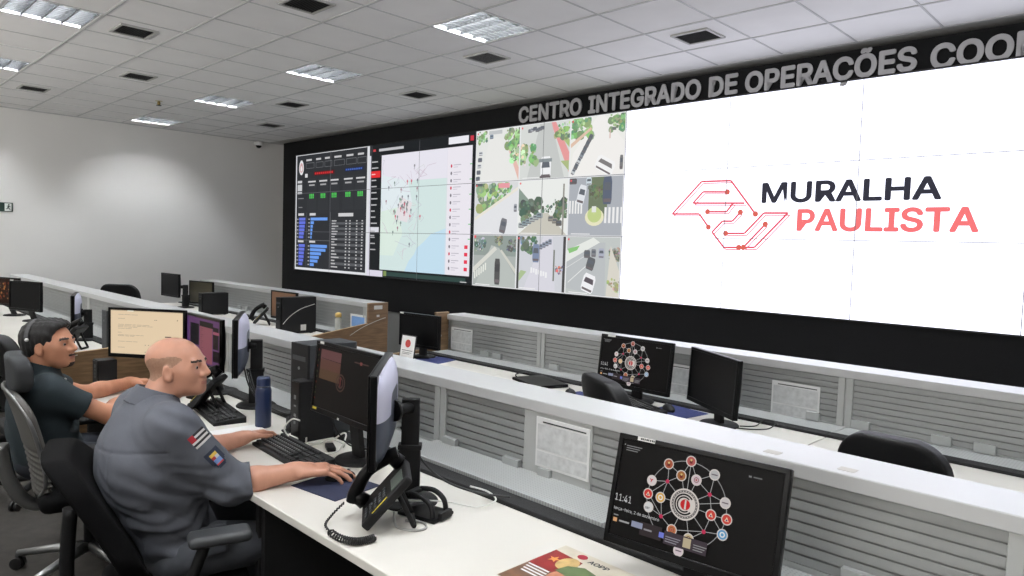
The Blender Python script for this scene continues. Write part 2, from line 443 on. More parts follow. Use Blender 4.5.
# ---------------------------------------------------------------- recessed fluorescent lamps
TUBEM = emit((246, 250, 255), TUBE)
REFL = mat('lamp louvre blade', (52, 53, 54), 0.35, 0.5, var=0.02)
def make_lamp():
    t = thing('ceiling_light', 'x', 'ceiling light')
    a, b = SX/2-0.006, SY/2-0.006
    m = MB(); z1 = 0.10
    m.box(-a, a, -b, b, z1, z1+0.01)
    m.box(-a, -a+0.012, -b, b, -0.004, z1); m.box(a-0.012, a, -b, b, -0.004, z1)
    m.box(-a, a, -b, -b+0.012, -0.004, z1); m.box(-a, a, b-0.012, b, -0.004, z1)
    m.build('housing', mat('lamp housing', (226, 227, 226), 0.5, var=0.02), t)
    n = 4; pw = 2*(b-0.014)/n
    lv = MB()
    for k in range(n+1):
        y = -b+0.014+k*pw
        lv.prism([(y-0.004, 0.0), (y+0.004, 0.0), (y+0.001, 0.05), (y-0.001, 0.05)], 'x', -a+0.012, a-0.012)
    for k in range(1, 10):
        x = -a+0.012+k*(2*a-0.024)/10
        lv.prism([(x-0.003, 0.004), (x+0.003, 0.004), (x+0.0008, 0.05), (x-0.0008, 0.05)], 'y', -b+0.014, b-0.014)
    lv.build('louvre', REFL, t)
    for k in range(n):
        y = -b+0.014+(k+0.5)*pw
        MB().cyl((-a+0.03, y, 0.072), (a-0.03, y, 0.072), 0.012, 10).build('tube', TUBEM, t)
    return t
lamp_txt = {(1, 1): 'square louvred ceiling light above the camera feeds, largest of the lit ones',
            (-3, 1): 'louvred ceiling light halfway along the row nearest the video wall, third tile row from it',
            (-7, 1): 'louvred ceiling light between the wall-side lamp and the middle one of its row',
            (-11, 1): 'louvred ceiling light right beside the plain left wall, throwing a bright scallop on it',
            (-3, -3): 'large louvred ceiling light in the top left corner of the photo',
            (-7, -3): 'louvred ceiling light cut by the left edge of the photo'}
lamp0 = None
nb = 0
for (i, j) in LAMPS:
    loc = (GX+(i+0.5)*SX, GY+(j+0.5)*SY, ZC)
    lab = lamp_txt.get((i, j))
    if lab is None: lab = 'louvred ceiling light over the part of the room behind the photographer' if j == -7 else 'louvred ceiling light over the right part of the room or the far left corner'
    if lamp0 is None:
        lamp0 = make_lamp(); lamp0.location = loc; lamp0['label'] = lab; lamp0['group'] = 'ceiling lights'
    else: dup(lamp0, loc, 0, lab, 'ceiling lights')

# ---------------------------------------------------------------- air vents in the tiles
def make_vent(dark):
    t = thing('ceiling_vent', 'x', 'air vent')
    m = MB(); a, b, f = 0.152, 0.138, 0.020
    m.box(-a, a, -b, -b+f, -0.012, 0); m.box(-a, a, b-f, b, -0.012, 0); m.box(-a, -a+f, -b+f, b-f, -0.012, 0); m.box(a-f, a, -b+f, b-f, -0.012, 0)
    m.build('frame', mat('vent frame', (176, 175, 172), 0.5, var=0.03), t)
    MB().box(-a+f, a-f, -b+f, b-f, -0.003, -0.001).build('backing', mat('vent dark', (34, 34, 34), 0.8, var=0.1), t)
    m = MB()
    for k in range(13):
        y = -b+f+0.010+k*(2*(b-f)-0.02)/12
        m.prism([(y-0.002, -0.010), (y, -0.010), (y+0.007, -0.004), (y+0.005, -0.004)], 'x', -a+f, a-f)
    m.build('slat', dark, t)
    return t
VD = mat('dark vent slat', (66, 66, 65), 0.6, var=0.06); VL = mat('pale vent slat', (150, 150, 152), 0.5, var=0.04)
vent_txt = [((0, -1), 'dark ceiling vent at the top edge of the photo, largest of the dark vents'),
            ((-3, -2), 'dark vent just right of the large light in the top left corner'),
            ((-6, -1), 'small dark vent midway between the top left light and the sprinkler'),
            ((-9, -2), 'dark ceiling vent at the far left, beside the light cut by the photo edge'),
            ((-6, 2), 'dark ceiling vent beside the third light of the row nearest the video wall'),
            ((-9, 3), 'dark ceiling vent nearest the corner where the left wall meets the video wall'),
            ((-3, 3), 'grey-green ceiling vent near the black fascia above the map'),
            ((3, 3), 'dark square ceiling vent above the lettering INTEGRADO, closest to the fascia'),
            ((0, 2), 'pale louvred ceiling vent beside the square light above the camera feeds')]
v0 = None
for (i, j), lab in vent_txt:
    loc = (GX+(i+0.5)*SX, GY+(j+0.5)*SY, ZC)
    if (i, j) == (0, 2):
        v = make_vent(VL); v.location = loc; v['label'] = lab; v['group'] = 'ceiling vents'
    elif v0 is None:
        v0 = make_vent(VD); v0.location = loc; v0['label'] = lab; v0['group'] = 'ceiling vents'
    else: dup(v0, loc, 0, lab, 'ceiling vents')
# sprinkler and dome camera
t = thing('sprinkler', 'small brass sprinkler head hanging from the ceiling near the left wall', 'sprinkler', (GX-7.67*SX, GY+0.58*SY, ZC))
MB().lathe([(0.04, -0.004), (0.04, 0.0)], seg=16).build('escutcheon', mat('cream enamel', (196, 188, 160), 0.5), t)
MB().lathe([(0.016, -0.05), (0.02, -0.03), (0.014, -0.004)], seg=12).build('head', mat('brass', (150, 130, 80), 0.35, 0.7), t)
MB().lathe([(0.03, -0.056), (0.03, -0.05)], seg=12).build('deflector', BLACK, t)
t = thing('security_camera', 'white dome security camera with dark lens high on the left wall by the corner', 'security camera', (XL, -0.302, ZC-0.05))
MB().box(0, 0.05, -0.04, 0.04, -0.02, 0.03, bev=0.006).build('bracket', PAPER, t)
MB().lathe([(0.045, 0.03), (0.06, 0.01), (0.06, -0.03), (0.05, -0.035)], c=(0.1, 0, 0), seg=20).build('housing', PAPER, t)
MB().sph((0.1, 0, -0.035), 0.048, sc=(1, 1, 0.9)).build('dome', BLACKG, t)
# exit sign on the left wall
t = thing('exit_sign', 'dark green running-man exit sign on the plain left wall', 'sign', (XL+0.003, -3.742, 1.925))
GRN = mat('dark green sign', (22, 48, 40), 0.5, var=0.03)
MB().box(0, 0.006, -0.09, 0.09, -0.06, 0.06).build('plate', GRN, t)
WS = mat('sign white', (226, 232, 226), 0.6, var=0.01)
MB().box(0.006, 0.008, 0.0, 0.075, -0.05, 0.05).build('door_symbol', WS, t)
m = MB(); m.sph((0.010, 0.045, 0.032), 0.009, sc=(0.3, 1, 1))
for a, b, r in (((0.045, 0.02), (0.035, -0.008), 0.008), ((0.035, -0.008), (0.055, -0.022), 0.005), ((0.055, -0.022), (0.06, -0.04), 0.004), ((0.035, -0.008), (0.022, -0.024), 0.005), ((0.022, -0.024), (0.01, -0.022), 0.004), ((0.045, 0.018), (0.062, 0.006), 0.004), ((0.044, 0.018), (0.024, 0.012), 0.004)):
    m.tube([(0.0095, a[0], a[1]), (0.0095, b[0], b[1])], r, 6)
m.build('running_figure', GRN, t)

# ---------------------------------------------------------------- lettering on the fascia
LET = mat('brushed grey letters', (186, 186, 188), 0.5, var=0.03)
sign = thing('wall_lettering', 'grey raised lettering reading CENTRO INTEGRADO DE OPERACOES above the video wall', 'sign', (0, 0.01, 0))
o = text_mesh('probe', 'E', 0.218, LET); ky = 0.158/text_bounds(o)[3]; bpy.data.objects.remove(o)
for s_, xa, xb, z0 in (('CENTRO', 4.98, 5.878, 3.004), ('INTEGRADO', 5.963, 7.233, 3.002), ('DE', 7.311, 7.584, 3.0), ('OPERAÇÕES', 7.651, 8.958, 2.99), ('COOR', 9.043, 9.68, 2.976)):
    o = text_mesh('lettering', s_, 0.218, LET, sign, bold=0.0065, depth=0.004)
    a, b, c, d = text_bounds(o)
    for v in o.data.vertices: v.co.x = (v.co.x-a)*(xb-xa)/(b-a); v.co.y *= ky
    o.location = (xa, -0.012, z0); o.rotation_euler = (math.pi/2, 0, 0)

# ================================================================ the video wall
PW, PH, ZT = 1.0764, 0.607, 2.966
NCOL = 10
vw = thing('video_wall', 'huge lit video wall of thirty tiled screens along the black fascia', 'video wall', (0, 0, ZT))
for c in range(NCOL):
    for r_ in range(3):
        MB().box(c*PW+0.001, (c+1)*PW-0.001, -0.002, 0.012, -(r_+1)*PH+0.001, -r_*PH-0.001).build('display_panel', BLACK, vw)
def onwall(cv, name, x0, z0): return cv.build(name, vw, Matrix.Translation((x0, -0.003, z0-ZT)))
H3 = 3*PH
DK = (48, 50, 54)
# dashboard ------------------------------------------------------
cv = Canvas(0.95); W_ = 2.08
cv.rect(0, 0, W_, H3, (226, 228, 232)); cv.rect(0.03, 0.03, W_-0.06, H3-0.01, DK)
cv.disc(0.17, 1.56, 0.075, (232, 232, 234), 0.17); cv.disc(0.17, 1.56, 0.055, (212, 170, 172), 0.12); cv.disc(0.17, 1.55, 0.03, (232, 232, 234), 0.07)
for a, b in ((0.32, 0.56), (0.62, 0.83), (0.88, 1.08), (1.15, 1.43), (1.48, 1.74), (1.78, 2.0)):
    cv.frame(a, 1.56, b, 1.66, 0.008, (120, 122, 126)); cv.rect(a, 1.70, a+(b-a)*0.7, 1.735, (200, 200, 202))
cv.rect(0.56, 1.36, 1.16, 1.44, (84, 30, 34))
for q in range(9): cv.rect(0.59+0.06*q, 1.38, 0.635+0.06*q, 1.42, (206, 50, 54))
cv.rect(1.44, 1.38, 1.94, 1.45, (34, 42, 70))
for q in range(8): cv.rect(1.47+0.055*q, 1.40, 1.51+0.055*q, 1.432, (74, 106, 190))
cv.rect(0.29, 1.33, 0.37, 1.41, (220, 220, 222))
for k, (z, h_) in enumerate(((1.22, 0.05), (1.06, 0.13), (1.0, 0.04))): cv.rect(0.06, z, 0.2, z+h_, (206, 207, 210))
cv.rect(0.08, 0.9, 0.26, 0.915, (150, 150, 154)); cv.rect(0.1, 0.72, 0.22, 0.735, (150, 150, 154))
for k, x in enumerate((0.36, 0.7, 1.02, 1.4, 1.72)):
    cv.rect(x, 0.66, x+0.29, 1.3, (52, 54, 58)); cv.rect(x+0.03, 1.22, x+0.26, 1.25, (208, 208, 210)); cv.rect(x+0.06, 1.15, x+0.23, 1.18, (170, 170, 172))
    z = 0.92+0.0*k
    for q in range(3): cv.rect(x+0.075+0.05*q, z-0.02, x+0.11+0.05*q, z+0.07, (84, 206, 92)); cv.rect(x+0.086+0.05*q, z+0.005, x+0.099+0.05*q, z+0.02, (52, 54, 58))
for (xa, xb, zb, zt, full) in ((0.06, 0.34, 0.34, 0.6, [0.98, 0.98, 0.9, 0.85, 0.78, 0.7]), (0.42, 1.0, 0.34, 0.6, [1.0, 0.2, 0.14, 0.12, 0.1, 0.08]), (0.06, 0.34, 0.06, 0.28, [0.96, 0.9, 0.84, 0.8, 0.74, 0.62]), (0.42, 1.0, 0.06, 0.28, [1.0, 0.92, 0.66, 0.54, 0.46, 0.24])):
    cv.rect(xa+0.04, zt+0.012, xa+0.22, zt+0.035, (210, 210, 212))
    n = len(full); dz = (zt-zb)/n
    for k, v in enumerate(full):
        z = zt-(k+1)*dz
        c = (104, 120, 226) if xa < 0.2 else (110, 160, 240)
        cv.rect(xa+0.07, z, xa+0.07+(xb-xa-0.08)*v, z+dz*0.78, c); cv.rect(xa, z+dz*0.2, xa+0.05, z+dz*0.5, (176, 176, 180))
cv.line([(0.37, 0.05), (0.37, 0.64)], 0.006, (110, 112, 116)); cv.line([(1.08, 0.05), (1.08, 0.64)], 0.006, (130, 132, 136)); cv.line([(0.05, 0.32), (1.08, 0.32)], 0.006, (110, 112, 116))
cv.rect(1.3, 0.60, 1.7, 0.63, (210, 210, 212))
for k in range(17):
    z = 0.55-k*0.03
    if k % 2: cv.rect(1.11, z-0.011, 1.98, z+0.014, (92, 94, 98))
    cv.rect(1.12, z-0.006, 1.12+0.08+0.16*random.random(), z+0.006, (196, 196, 198))
    for x in (1.5, 1.6, 1.78, 1.92): cv.rect(x, z-0.006, x+0.035, z+0.006, (206, 206, 208))
_zi, _zo = [0, .06, .28, .34, .60, .66, 1.3, 1.36, 1.45, 1.56, 1.735, 1.821], [0, .07, .42, .50, .84, .94, 1.44, 1.48, 1.55, 1.60, 1.745, 1.821]
cv.P = [([(x, float(np.interp(y, _zi, _zo))) for x, y in p], c, z, k) for p, c, z, k in cv.P]
onwall(cv, 'dashboard_window', 0, ZT-H3)
# map ------------------------------------------------------------
cv = Canvas(0.98); X0 = 2.08; W_ = 4.29-X0
cv.rect(0, 0, W_, H3, (30, 33, 36)); cv.rect(0, 0.0, 0.035, H3-0.14, (216, 216, 226))
mx0, mx1, lx = 0.29, 1.70, 1.70
cv.rect(mx0, 0.1, mx1, H3-0.15, (212, 230, 228)); cv.rect(lx, 0.1, W_-0.06, H3-0.15, (236, 232, 240)); cv.rect(mx0, H3-0.52, lx, H3-0.15, (232, 230, 240))
cv.poly([(mx0, 0.3), (mx0, 1.0), (0.65, 1.1), (0.8, 0.6), (0.6, 0.3)], (220, 236, 226)); cv.poly([(0.3, 0.9), (0.3, 1.4), (0.9, 1.3), (1.0, 1.0)], (226, 236, 240))
cv.poly([(0.86, 0.1), (0.95, 0.24), (1.06, 0.33), (1.12, 0.42), (1.26, 0.50), (1.4, 0.60), (1.56, 0.64), (lx, 0.68), (lx, 0.1)], (196, 224, 240))
rnd = random.Random(3)
for k in range(26):
    x, z = rnd.uniform(0.32, 1.2), rnd.uniform(0.35, 1.45); P = [(x, z)]
    for _ in range(3): x += rnd.uniform(-0.15, 0.2); z += rnd.uniform(-0.15, 0.15); P.append((min(max(x, mx0+0.01), mx1-0.01), min(max(z, 0.12), 1.6)))
    cv.line(P, 0.006, rnd.choice([(196, 200, 210), (210, 214, 214), (206, 192, 206)]))
cv.poly([(0.32+0.3, 0.8), (0.9, 0.75), (1.0, 1.0), (0.75, 1.1)], (230, 224, 228))
for k in range(46):
    a, r_ = rnd.uniform(0, 6.28), abs(rnd.gauss(0, 0.22))
    x, z = 0.84+r_*math.cos(a)*1.1, 1.0+r_*math.sin(a)*1.3
    if mx0+0.03 < x < 1.35 and 0.2 < z < 1.5:
        c = rnd.choice([(130, 134, 142), (140, 164, 150), (206, 110, 124), (126, 146, 140), (166, 126, 140)])
        cv.disc(x, z, 0.016, c, 0.02, 8); cv.rect(x-0.005, z-0.045, x+0.005, z, c)
for k in range(15):
    z = H3-0.38-k*0.09
    cv.disc(lx+0.08, z, 0.016, (206, 60, 86) if k % 3 == 0 else (120, 116, 126), 0.022, 8); cv.rect(lx+0.12, z+0.006, lx+0.26, z+0.014, (176, 172, 184)); cv.rect(lx+0.12, z-0.02, lx+0.2, z-0.012, (200, 196, 208))
    if k >= 11: cv.rect(lx+0.36, z-0.022, lx+0.42, z+0.022, (232, 60, 86))
    elif k % 2 == 0: cv.rect(lx+0.42, z, lx+0.46, z+0.012, (130, 200, 140))
cv.line([(lx, 0.1), (lx, H3-0.2)], 0.005, (226, 220, 230))
for k in range(13):
    z = H3-0.24-k*0.085
    if k == 2: cv.rect(0.05, z-0.04, mx0-0.01, z+0.05, (232, 50, 54)); cv.rect(0.07, z, 0.16, z+0.014, (248, 200, 200))
    elif k == 11: cv.rect(0.05, z-0.03, mx0-0.02, z+0.04, (220, 220, 228))
    else: cv.rect(0.07, z, 0.07+0.08+0.08*rnd.random(), z+0.016, (190, 190, 194))
for k in range(4): cv.rect(0.07, 0.62-k*0.085, 0.15+0.05*rnd.random(), 0.636-k*0.085, (180, 180, 184))
cv.rect(0.1, H3-0.09, 0.16, H3-0.06, (220, 70, 76)); cv.rect(0.24, H3-0.095, 0.8, H3-0.06, (196, 196, 200)); cv.rect(1.72, H3-0.115, 2.09, H3-0.03, (236, 236, 242)); cv.rect(2.12, H3-0.1, 2.18, H3-0.04, (206, 60, 76))
cv.rect(0.0, 0.0, 0.38, 0.085, (222, 218, 232)); cv.rect(0.4, 0.015, 0.47, 0.085, (130, 150, 90)); cv.rect(0.47, 0.02, 2.1, 0.075, (52, 74, 70)); cv.rect(2.0, 0.02, 2.12, 0.03, (210, 210, 210))
onwall(cv, 'map_window', X0, ZT-H3)
# traffic camera feeds -----------------------------------------------
XC = [4.30, 5.022, 5.748, 6.445]
def blobs(cv, x, y, s, n, cols, rnd):
    for k in range(n*3):
        big = k < n; xx, yy, r_ = x+rnd.uniform(-s, s), y+rnd.uniform(-s, s)*0.8, s*(rnd.uniform(0.22, 0.45) if big else rnd.uniform(0.07, 0.18))
        xx = min(max(xx, r_), cv.W-r_); yy = min(max(yy, r_), cv.H-r_)
        cv.poly([(xx+r_*(0.8+0.3*rnd.random())*math.cos(a*0.7), yy+r_*(0.8+0.3*rnd.random())*math.sin(a*0.7)) for a in range(9)], tuple(max(0, min(255, int(v*rnd.uniform(0.82, 1.18)))) for v in rnd.choice(cols)))
def car(cv, x, y, w_, h_, body, glass=(60, 66, 76), tilt=0.0):
    def P(u, v): return (x+u*w_*math.cos(tilt)-v*h_*math.sin(tilt), y+u*w_*math.sin(tilt)+v*h_*math.cos(tilt))
    cv.poly([P(u, v) for u, v in ((-.5, -.35), (-.4, -.5), (.4, -.5), (.5, -.35), (.5, .3), (.38, .5), (-.38, .5), (-.5, .3))], body)
    cv.poly([P(u, v) for u, v in ((-.4, .0), (.4, .0), (.32, .28), (-.32, .28))], glass); cv.poly([P(u, v) for u, v in ((-.4, -.42), (.4, -.42), (.42, -.3), (-.42, -.3))], (80, 70, 74))
G1 = [(96, 140, 84), (120, 164, 96), (78, 118, 74), (150, 186, 120)]; G2 = [(52, 78, 56), (70, 96, 66), (40, 60, 46), (88, 112, 84)]
class PaleCanvas(Canvas):
    def build(s, *a):
        s.P = [(p, tuple(min(255, int(v*0.78+255*0.22)) for v in c), z, k) for p, c, z, k in s.P]; return Canvas.build(s, *a)
def feed(k, col, row):
    x0 = XC[col]; cv = PaleCanvas(1.0); cv.W = XC[col+1]-x0; cv.H = PH; w_, h_ = cv.W, cv.H; rnd = random.Random(50+k)
    R = lambda a, b, c, d, rgb: cv.rect(a*w_, b*h_, c*w_, d*h_, rgb)
    Pp = lambda pts, rgb: cv.poly([(a*w_, b*h_) for a, b in pts], rgb)
    if k == 0:
        R(0, 0, 1, 1, (222, 224, 220)); Pp([(0.1, 0), (1, 0), (0.72, 0.75), (0.5, 0.85), (0.3, 0.8)], (226, 226, 222)); Pp([(0.98, 0.0), (1, 0.2), (0.75, 0.72), (0.68, 0.74)], (222, 170, 156)); Pp([(1, 0.2), (0.78, 0.75), (1, 0.9)], (196, 222, 170))
        blobs(cv, 0.85*w_, 0.8*h_, 0.13, 14, G1, rnd); blobs(cv, 0.12*w_, 0.88*h_, 0.09, 9, G1, rnd); blobs(cv, 0.93*w_, 0.5*h_, 0.1, 10, G1+[(206, 230, 180)], rnd)
        for q in range(5): car(cv, 0.06*w_+0.01*q, (0.08+0.12*q)*h_, 0.07, 0.05, rnd.choice([(70, 76, 90), (120, 130, 150), (200, 204, 210)]))
        R(0.3, 0.9, 0.6, 0.97, (176, 180, 182)); car(cv, 0.36*w_, 0.86*h_, 0.06, 0.05, (110, 130, 150))
    elif k == 1:
        R(0, 0, 1, 1, (204, 208, 204)); Pp([(0.6, 1), (0.7, 1), (1, 0.4), (1, 0.05)], (224, 130, 130)); Pp([(0.74, 0.8), (1, 0.5), (1, 0.62), (0.8, 0.9)], (150, 176, 96)); Pp([(0.82, 0.3), (1, 0.1), (1, 0.3)], (150, 170, 100))
        Pp([(0.15, 0), (0.9, 0), (0.62, 1), (0.4, 1)], (182, 186, 184)); blobs(cv, 0.15*w_, 0.45*h_, 0.14, 14, G1+[(214, 236, 190)], rnd); blobs(cv, 0.85*w_, 0.82*h_, 0.1, 10, G1, rnd)
        for q in range(6): car(cv, (0.2+0.05*q)*w_, (0.88+0.015*(q % 3))*h_, 0.06, 0.04, rnd.choice([(80, 86, 96), (150, 156, 166), (60, 66, 76)]))
        car(cv, 0.54*w_, 0.2*h_, 0.15, 0.24, (236, 238, 240)); R(0.43, 0.02, 0.64, 0.06, (70, 60, 64)); R(0.4, 0.3, 0.66, 0.36, (110, 120, 124))
    elif k == 2:
        R(0, 0, 1, 1, (230, 230, 224)); Pp([(0.0, 0.0), (1, 0), (1, 0.5), (0.6, 1), (0.5, 1), (0.05, 0.4)], (236, 234, 230))
        blobs(cv, 0.18*w_, 0.84*h_, 0.14, 16, G1, rnd); blobs(cv, 0.88*w_, 0.86*h_, 0.11, 14, G1, rnd); Pp([(0.02, 0.5), (0.4, 0.78), (0.38, 0.82), (0, 0.56)], (214, 176, 150))
        for q in range(7): car(cv, (0.08+0.05*q)*w_, (0.1+0.09*q)*h_, 0.05, 0.08, rnd.choice([(110, 120, 130), (70, 76, 82), (180, 186, 190)]), tilt=-0.5)
        car(cv, 0.66*w_, 0.17*h_, 0.24, 0.15, (240, 240, 240), (96, 92, 92), tilt=-0.45); car(cv, 0.96*w_-0.01, 0.2*h_, 0.04, 0.14, (90, 90, 92))
        R(0.72, 0.6, 0.74, 0.75, (206, 170, 160)); car(cv, 0.8*w_, 0.75*h_, 0.05, 0.03, (90, 100, 90))
    elif k == 3:
        R(0, 0, 1, 1, (206, 208, 210)); blobs(cv, 0.35*w_, 0.72*h_, 0.2, 22, G1+[(126, 170, 96)], rnd); blobs(cv, 0.7*w_, 0.85*h_, 0.1, 8, G1, rnd); R(0.55, 0.88, 0.8, 0.97, (226, 130, 140))
        Pp([(0, 0.3), (1, 0.85), (1, 0), (0, 0)], (218, 220, 224)); Pp([(0, 0.32), (1, 0.9), (1, 0.84), (0, 0.26)], (226, 220, 206)); car(cv, 0.68*w_, 0.17*h_, 0.1, 0.17, (86, 88, 96), tilt=-0.25); car(cv, 0.94*w_, 0.5*h_, 0.05, 0.09, (140, 146, 156)); R(0.0, 0.93, 0.18, 1, (52, 58, 62))
    elif k == 4:
        R(0, 0, 1, 1, (228, 230, 226)); Pp([(0, 0.45), (0.45, 0.4), (0, 0.86)], (110, 130, 116)); blobs(cv, 0.3*w_, 0.42*h_, 0.15, 20, G2, rnd); blobs(cv, 0.88*w_, 0.48*h_, 0.12, 16, G2, rnd); blobs(cv, 0.63*w_, 0.48*h_, 0.05, 6, G2, rnd)
        Pp([(0.0, 0), (1, 0), (0.62, 0.4), (0.5, 0.4)], (186, 182, 168))
        for q in range(6): car(cv, (0.08+0.075*q)*w_, (0.18+0.035*q)*h_, 0.09, 0.06, rnd.choice([(52, 58, 62), (110, 130, 136), (150, 160, 160)]))
        for q in range(3): car(cv, (0.68+0.08*q)*w_, (0.3-0.04*q)*h_, 0.08, 0.06, rnd.choice([(60, 58, 54), (120, 116, 104)]))
        R(0.9, 0, 0.93, 0.9, (120, 116, 108)); R(0.49, 0.0, 0.497, 1, (196, 198, 196))
    elif k == 5:
        R(0, 0, 1, 1, (150, 156, 164)); R(0.38, 0.3, 0.72, 1, (78, 92, 62)); blobs(cv, 0.55*w_, 0.75*h_, 0.1, 16, [(70, 86, 56), (60, 74, 50), (86, 100, 66)], rnd)
        cv.disc(0.5*w_, 0.32*h_, 0.12, (224, 220, 176), 0.09); cv.disc(0.5*w_, 0.36*h_, 0.09, (176, 196, 110), 0.08); R(0.45, 0.4, 0.53, 0.5, (220, 222, 216))
        for q in range(5): R(0.02+0.055*q, 0.38, 0.05+0.055*q, 0.6, (232, 232, 230)); R(0.68+0.07*q, 0.22, 0.72+0.07*q, 0.48, (230, 230, 230))
        car(cv, 0.25*w_, 0.7*h_, 0.1, 0.2, (216, 220, 226), tilt=-0.25); car(cv, 0.38*w_, 0.92*h_, 0.07, 0.08, (190, 206, 214)); car(cv, 0.08*w_, 0.93*h_, 0.1, 0.06, (60, 54, 58)); car(cv, 0.72*w_, 0.76*h_, 0.11, 0.28, (52, 62, 84))
    elif k == 6:
        R(0, 0, 1, 1, (150, 158, 154)); R(0, 0.6, 1, 1, (120, 132, 126)); Pp([(0.05, 0), (1, 0), (1, 0.2), (0.6, 0.75), (0.42, 0.8)], (166, 174, 168)); Pp([(1, 0.25), (1, 0.34), (0.66, 0.72), (0.62, 0.7)], (196, 196, 184)); Pp([(0, 0.25), (0, 0.36), (0.5, 0.78), (0.55, 0.72)], (206, 206, 196))
        blobs(cv, 0.58*w_, 0.9*h_, 0.06, 14, [(96, 104, 80), (60, 72, 56), (150, 140, 110)], rnd); blobs(cv, 0.14*w_, 0.8*h_, 0.09, 10, [(60, 74, 70), (96, 116, 116), (180, 190, 190)], rnd); blobs(cv, 0.9*w_, 0.82*h_, 0.08, 14, [(80, 92, 90), (120, 130, 126), (56, 60, 62)], rnd)
        for q in range(6): R(0.04+0.05*q, 0.14+0.035*q, 0.07+0.05*q, 0.28+0.035*q, (224, 226, 216))
        car(cv, 0.58*w_, 0.3*h_, 0.09, 0.3, (44, 44, 44), (30, 30, 32)); cv.disc(0.04*w_, 0.96*h_, 0.02, (216, 50, 60))
    elif k == 7:
        R(0, 0, 1, 1, (196, 198, 206)); R(0, 0, 0.05, 1, (26, 26, 28)); R(0.93, 0, 1, 1, (28, 26, 28)); Pp([(0.15, 0), (0.8, 0), (0.72, 1), (0.55, 1)], (206, 204, 216)); blobs(cv, 0.25*w_, 0.84*h_, 0.12, 16, G2+[(110, 130, 150)], rnd)
        for q in range(7): R(0.3+0.05*q, 0.32+0.02*(q % 2)-0.012*q, 0.335+0.05*q, 0.42-0.012*q, (234, 234, 236))
        car(cv, 0.4*w_, 0.68*h_, 0.1, 0.2, (96, 112, 146)); R(0.75, 0.2, 0.78, 0.75, (90, 96, 86)); blobs(cv, 0.87*w_, 0.4*h_, 0.05, 10, [(110, 96, 110), (70, 66, 70), (190, 180, 180), (200, 90, 80)], rnd); Pp([(0.06, 0.15), (0.22, 0.34), (0.1, 0.36), (0.06, 0.3)], (150, 176, 120))
        for q in range(4): car(cv, (0.5+0.06*q)*w_, (0.8+0.03*q)*h_, 0.05, 0.06, (120, 130, 150))
    else:
        R(0, 0, 1, 1, (176, 182, 180)); Pp([(0, 0.1), (0, 0.62), (0.62, 0.9), (0.72, 0.9), (0.74, 0)], (168, 174, 176)); Pp([(0, 0.55), (0, 0.75), (0.5, 0.98), (0.62, 0.9)], (222, 226, 220)); Pp([(0.02, 0.78), (0.25, 0.84), (0.2, 0.76), (0.05, 0.7)], (110, 180, 90))
        blobs(cv, 0.9*w_, 0.7*h_, 0.07, 26, [(90, 96, 80), (120, 116, 96), (70, 72, 62), (150, 146, 130)], rnd); Pp([(0.76, 0), (1, 0), (1, 0.4), (0.82, 0.85)], (206, 200, 186)); blobs(cv, 0.9*w_, 0.2*h_, 0.08, 10, [(150, 150, 90), (130, 120, 90), (176, 170, 130)], rnd)
        cv.line([(0.05*w_, 0.2*h_), (0.5*w_, 0.6*h_)], 0.008, (226, 228, 226)); cv.line([(0.0*w_+0.01, 0.45*h_), (0.35*w_, 0.66*h_)], 0.006, (214, 216, 214))
        car(cv, 0.44*w_, 0.21*h_, 0.16, 0.19, (236, 236, 240), (54, 46, 54), tilt=-0.3); car(cv, 0.47*w_, 0.54*h_, 0.1, 0.13, (60, 62, 66), tilt=-0.3); car(cv, 0.4*w_, 0.7*h_, 0.08, 0.08, (66, 68, 72)); car(cv, 0.52*w_, 0.72*h_, 0.06, 0.08, (96, 98, 104)); car(cv, 0.66*w_, 0.72*h_, 0.07, 0.1, (150, 156, 176))
    cv.frame(0.004, 0.004, w_-0.004, h_-0.004, 0.010, (226, 228, 230)); cv.disc(0.03, h_-0.035, 0.012, (220, 60, 66)); cv.rect(0.05, 0.018, 0.3, 0.026, (236, 236, 236))
    onwall(cv, 'camera_feed', x0, ZT-(row+1)*PH)
for row in range(3):
    for col in range(3): feed(row*3+col, col, row)
# white page with the logo ---------------------------------------
cv = Canvas(1.0); X0 = 6.445
cv.rect(0, 0, NCOL*PW-X0, H3, (238, 240, 255), SCREEN)
RD = (232, 96, 112); RD2 = (238, 150, 160)
def LP(*q): return [(x-X0, z-(ZT-H3)) for x, z in q]
for off, c, wd in ((0.018, RD2, 0.007), (0.0, RD, 0.011)):
    for pts in ([(7.278, 1.967), (7.0, 1.969), (7.285, 2.255), (7.566, 2.251), (7.803, 1.962)], [(7.278, 1.967), (7.373, 1.85)], [(7.304, 2.163), (7.538, 2.155)], [(7.304, 2.163), (7.21, 2.065), (7.701, 2.055)], [(7.357, 1.986), (7.539, 1.984), (7.598, 2.057)],
                [(7.668, 1.978), (7.598, 1.902), (7.505, 1.902), (7.411, 1.807), (7.53, 1.674), (7.669, 1.677)], [(7.541, 1.796), (7.715, 1.798), (7.877, 1.969), (8.08, 1.967), (7.81, 1.681), (7.71, 1.678), (7.894, 1.875)]):
        cv.line(LP(*[(x+off, z-off) for x, z in pts]), wd*1.5, c)
for x, z in ((7.803, 1.962), (7.373, 1.85), (7.538, 2.155), (7.357, 1.986), (7.668, 1.978), (7.669, 1.677), (7.541, 1.796), (7.71, 1.678), (7.894, 1.875)):
    q = LP((x, z))[0]; cv.disc(q[0], q[1], 0.024, (222, 104, 92))
onwall(cv, 'logo_window', X0, ZT-H3)
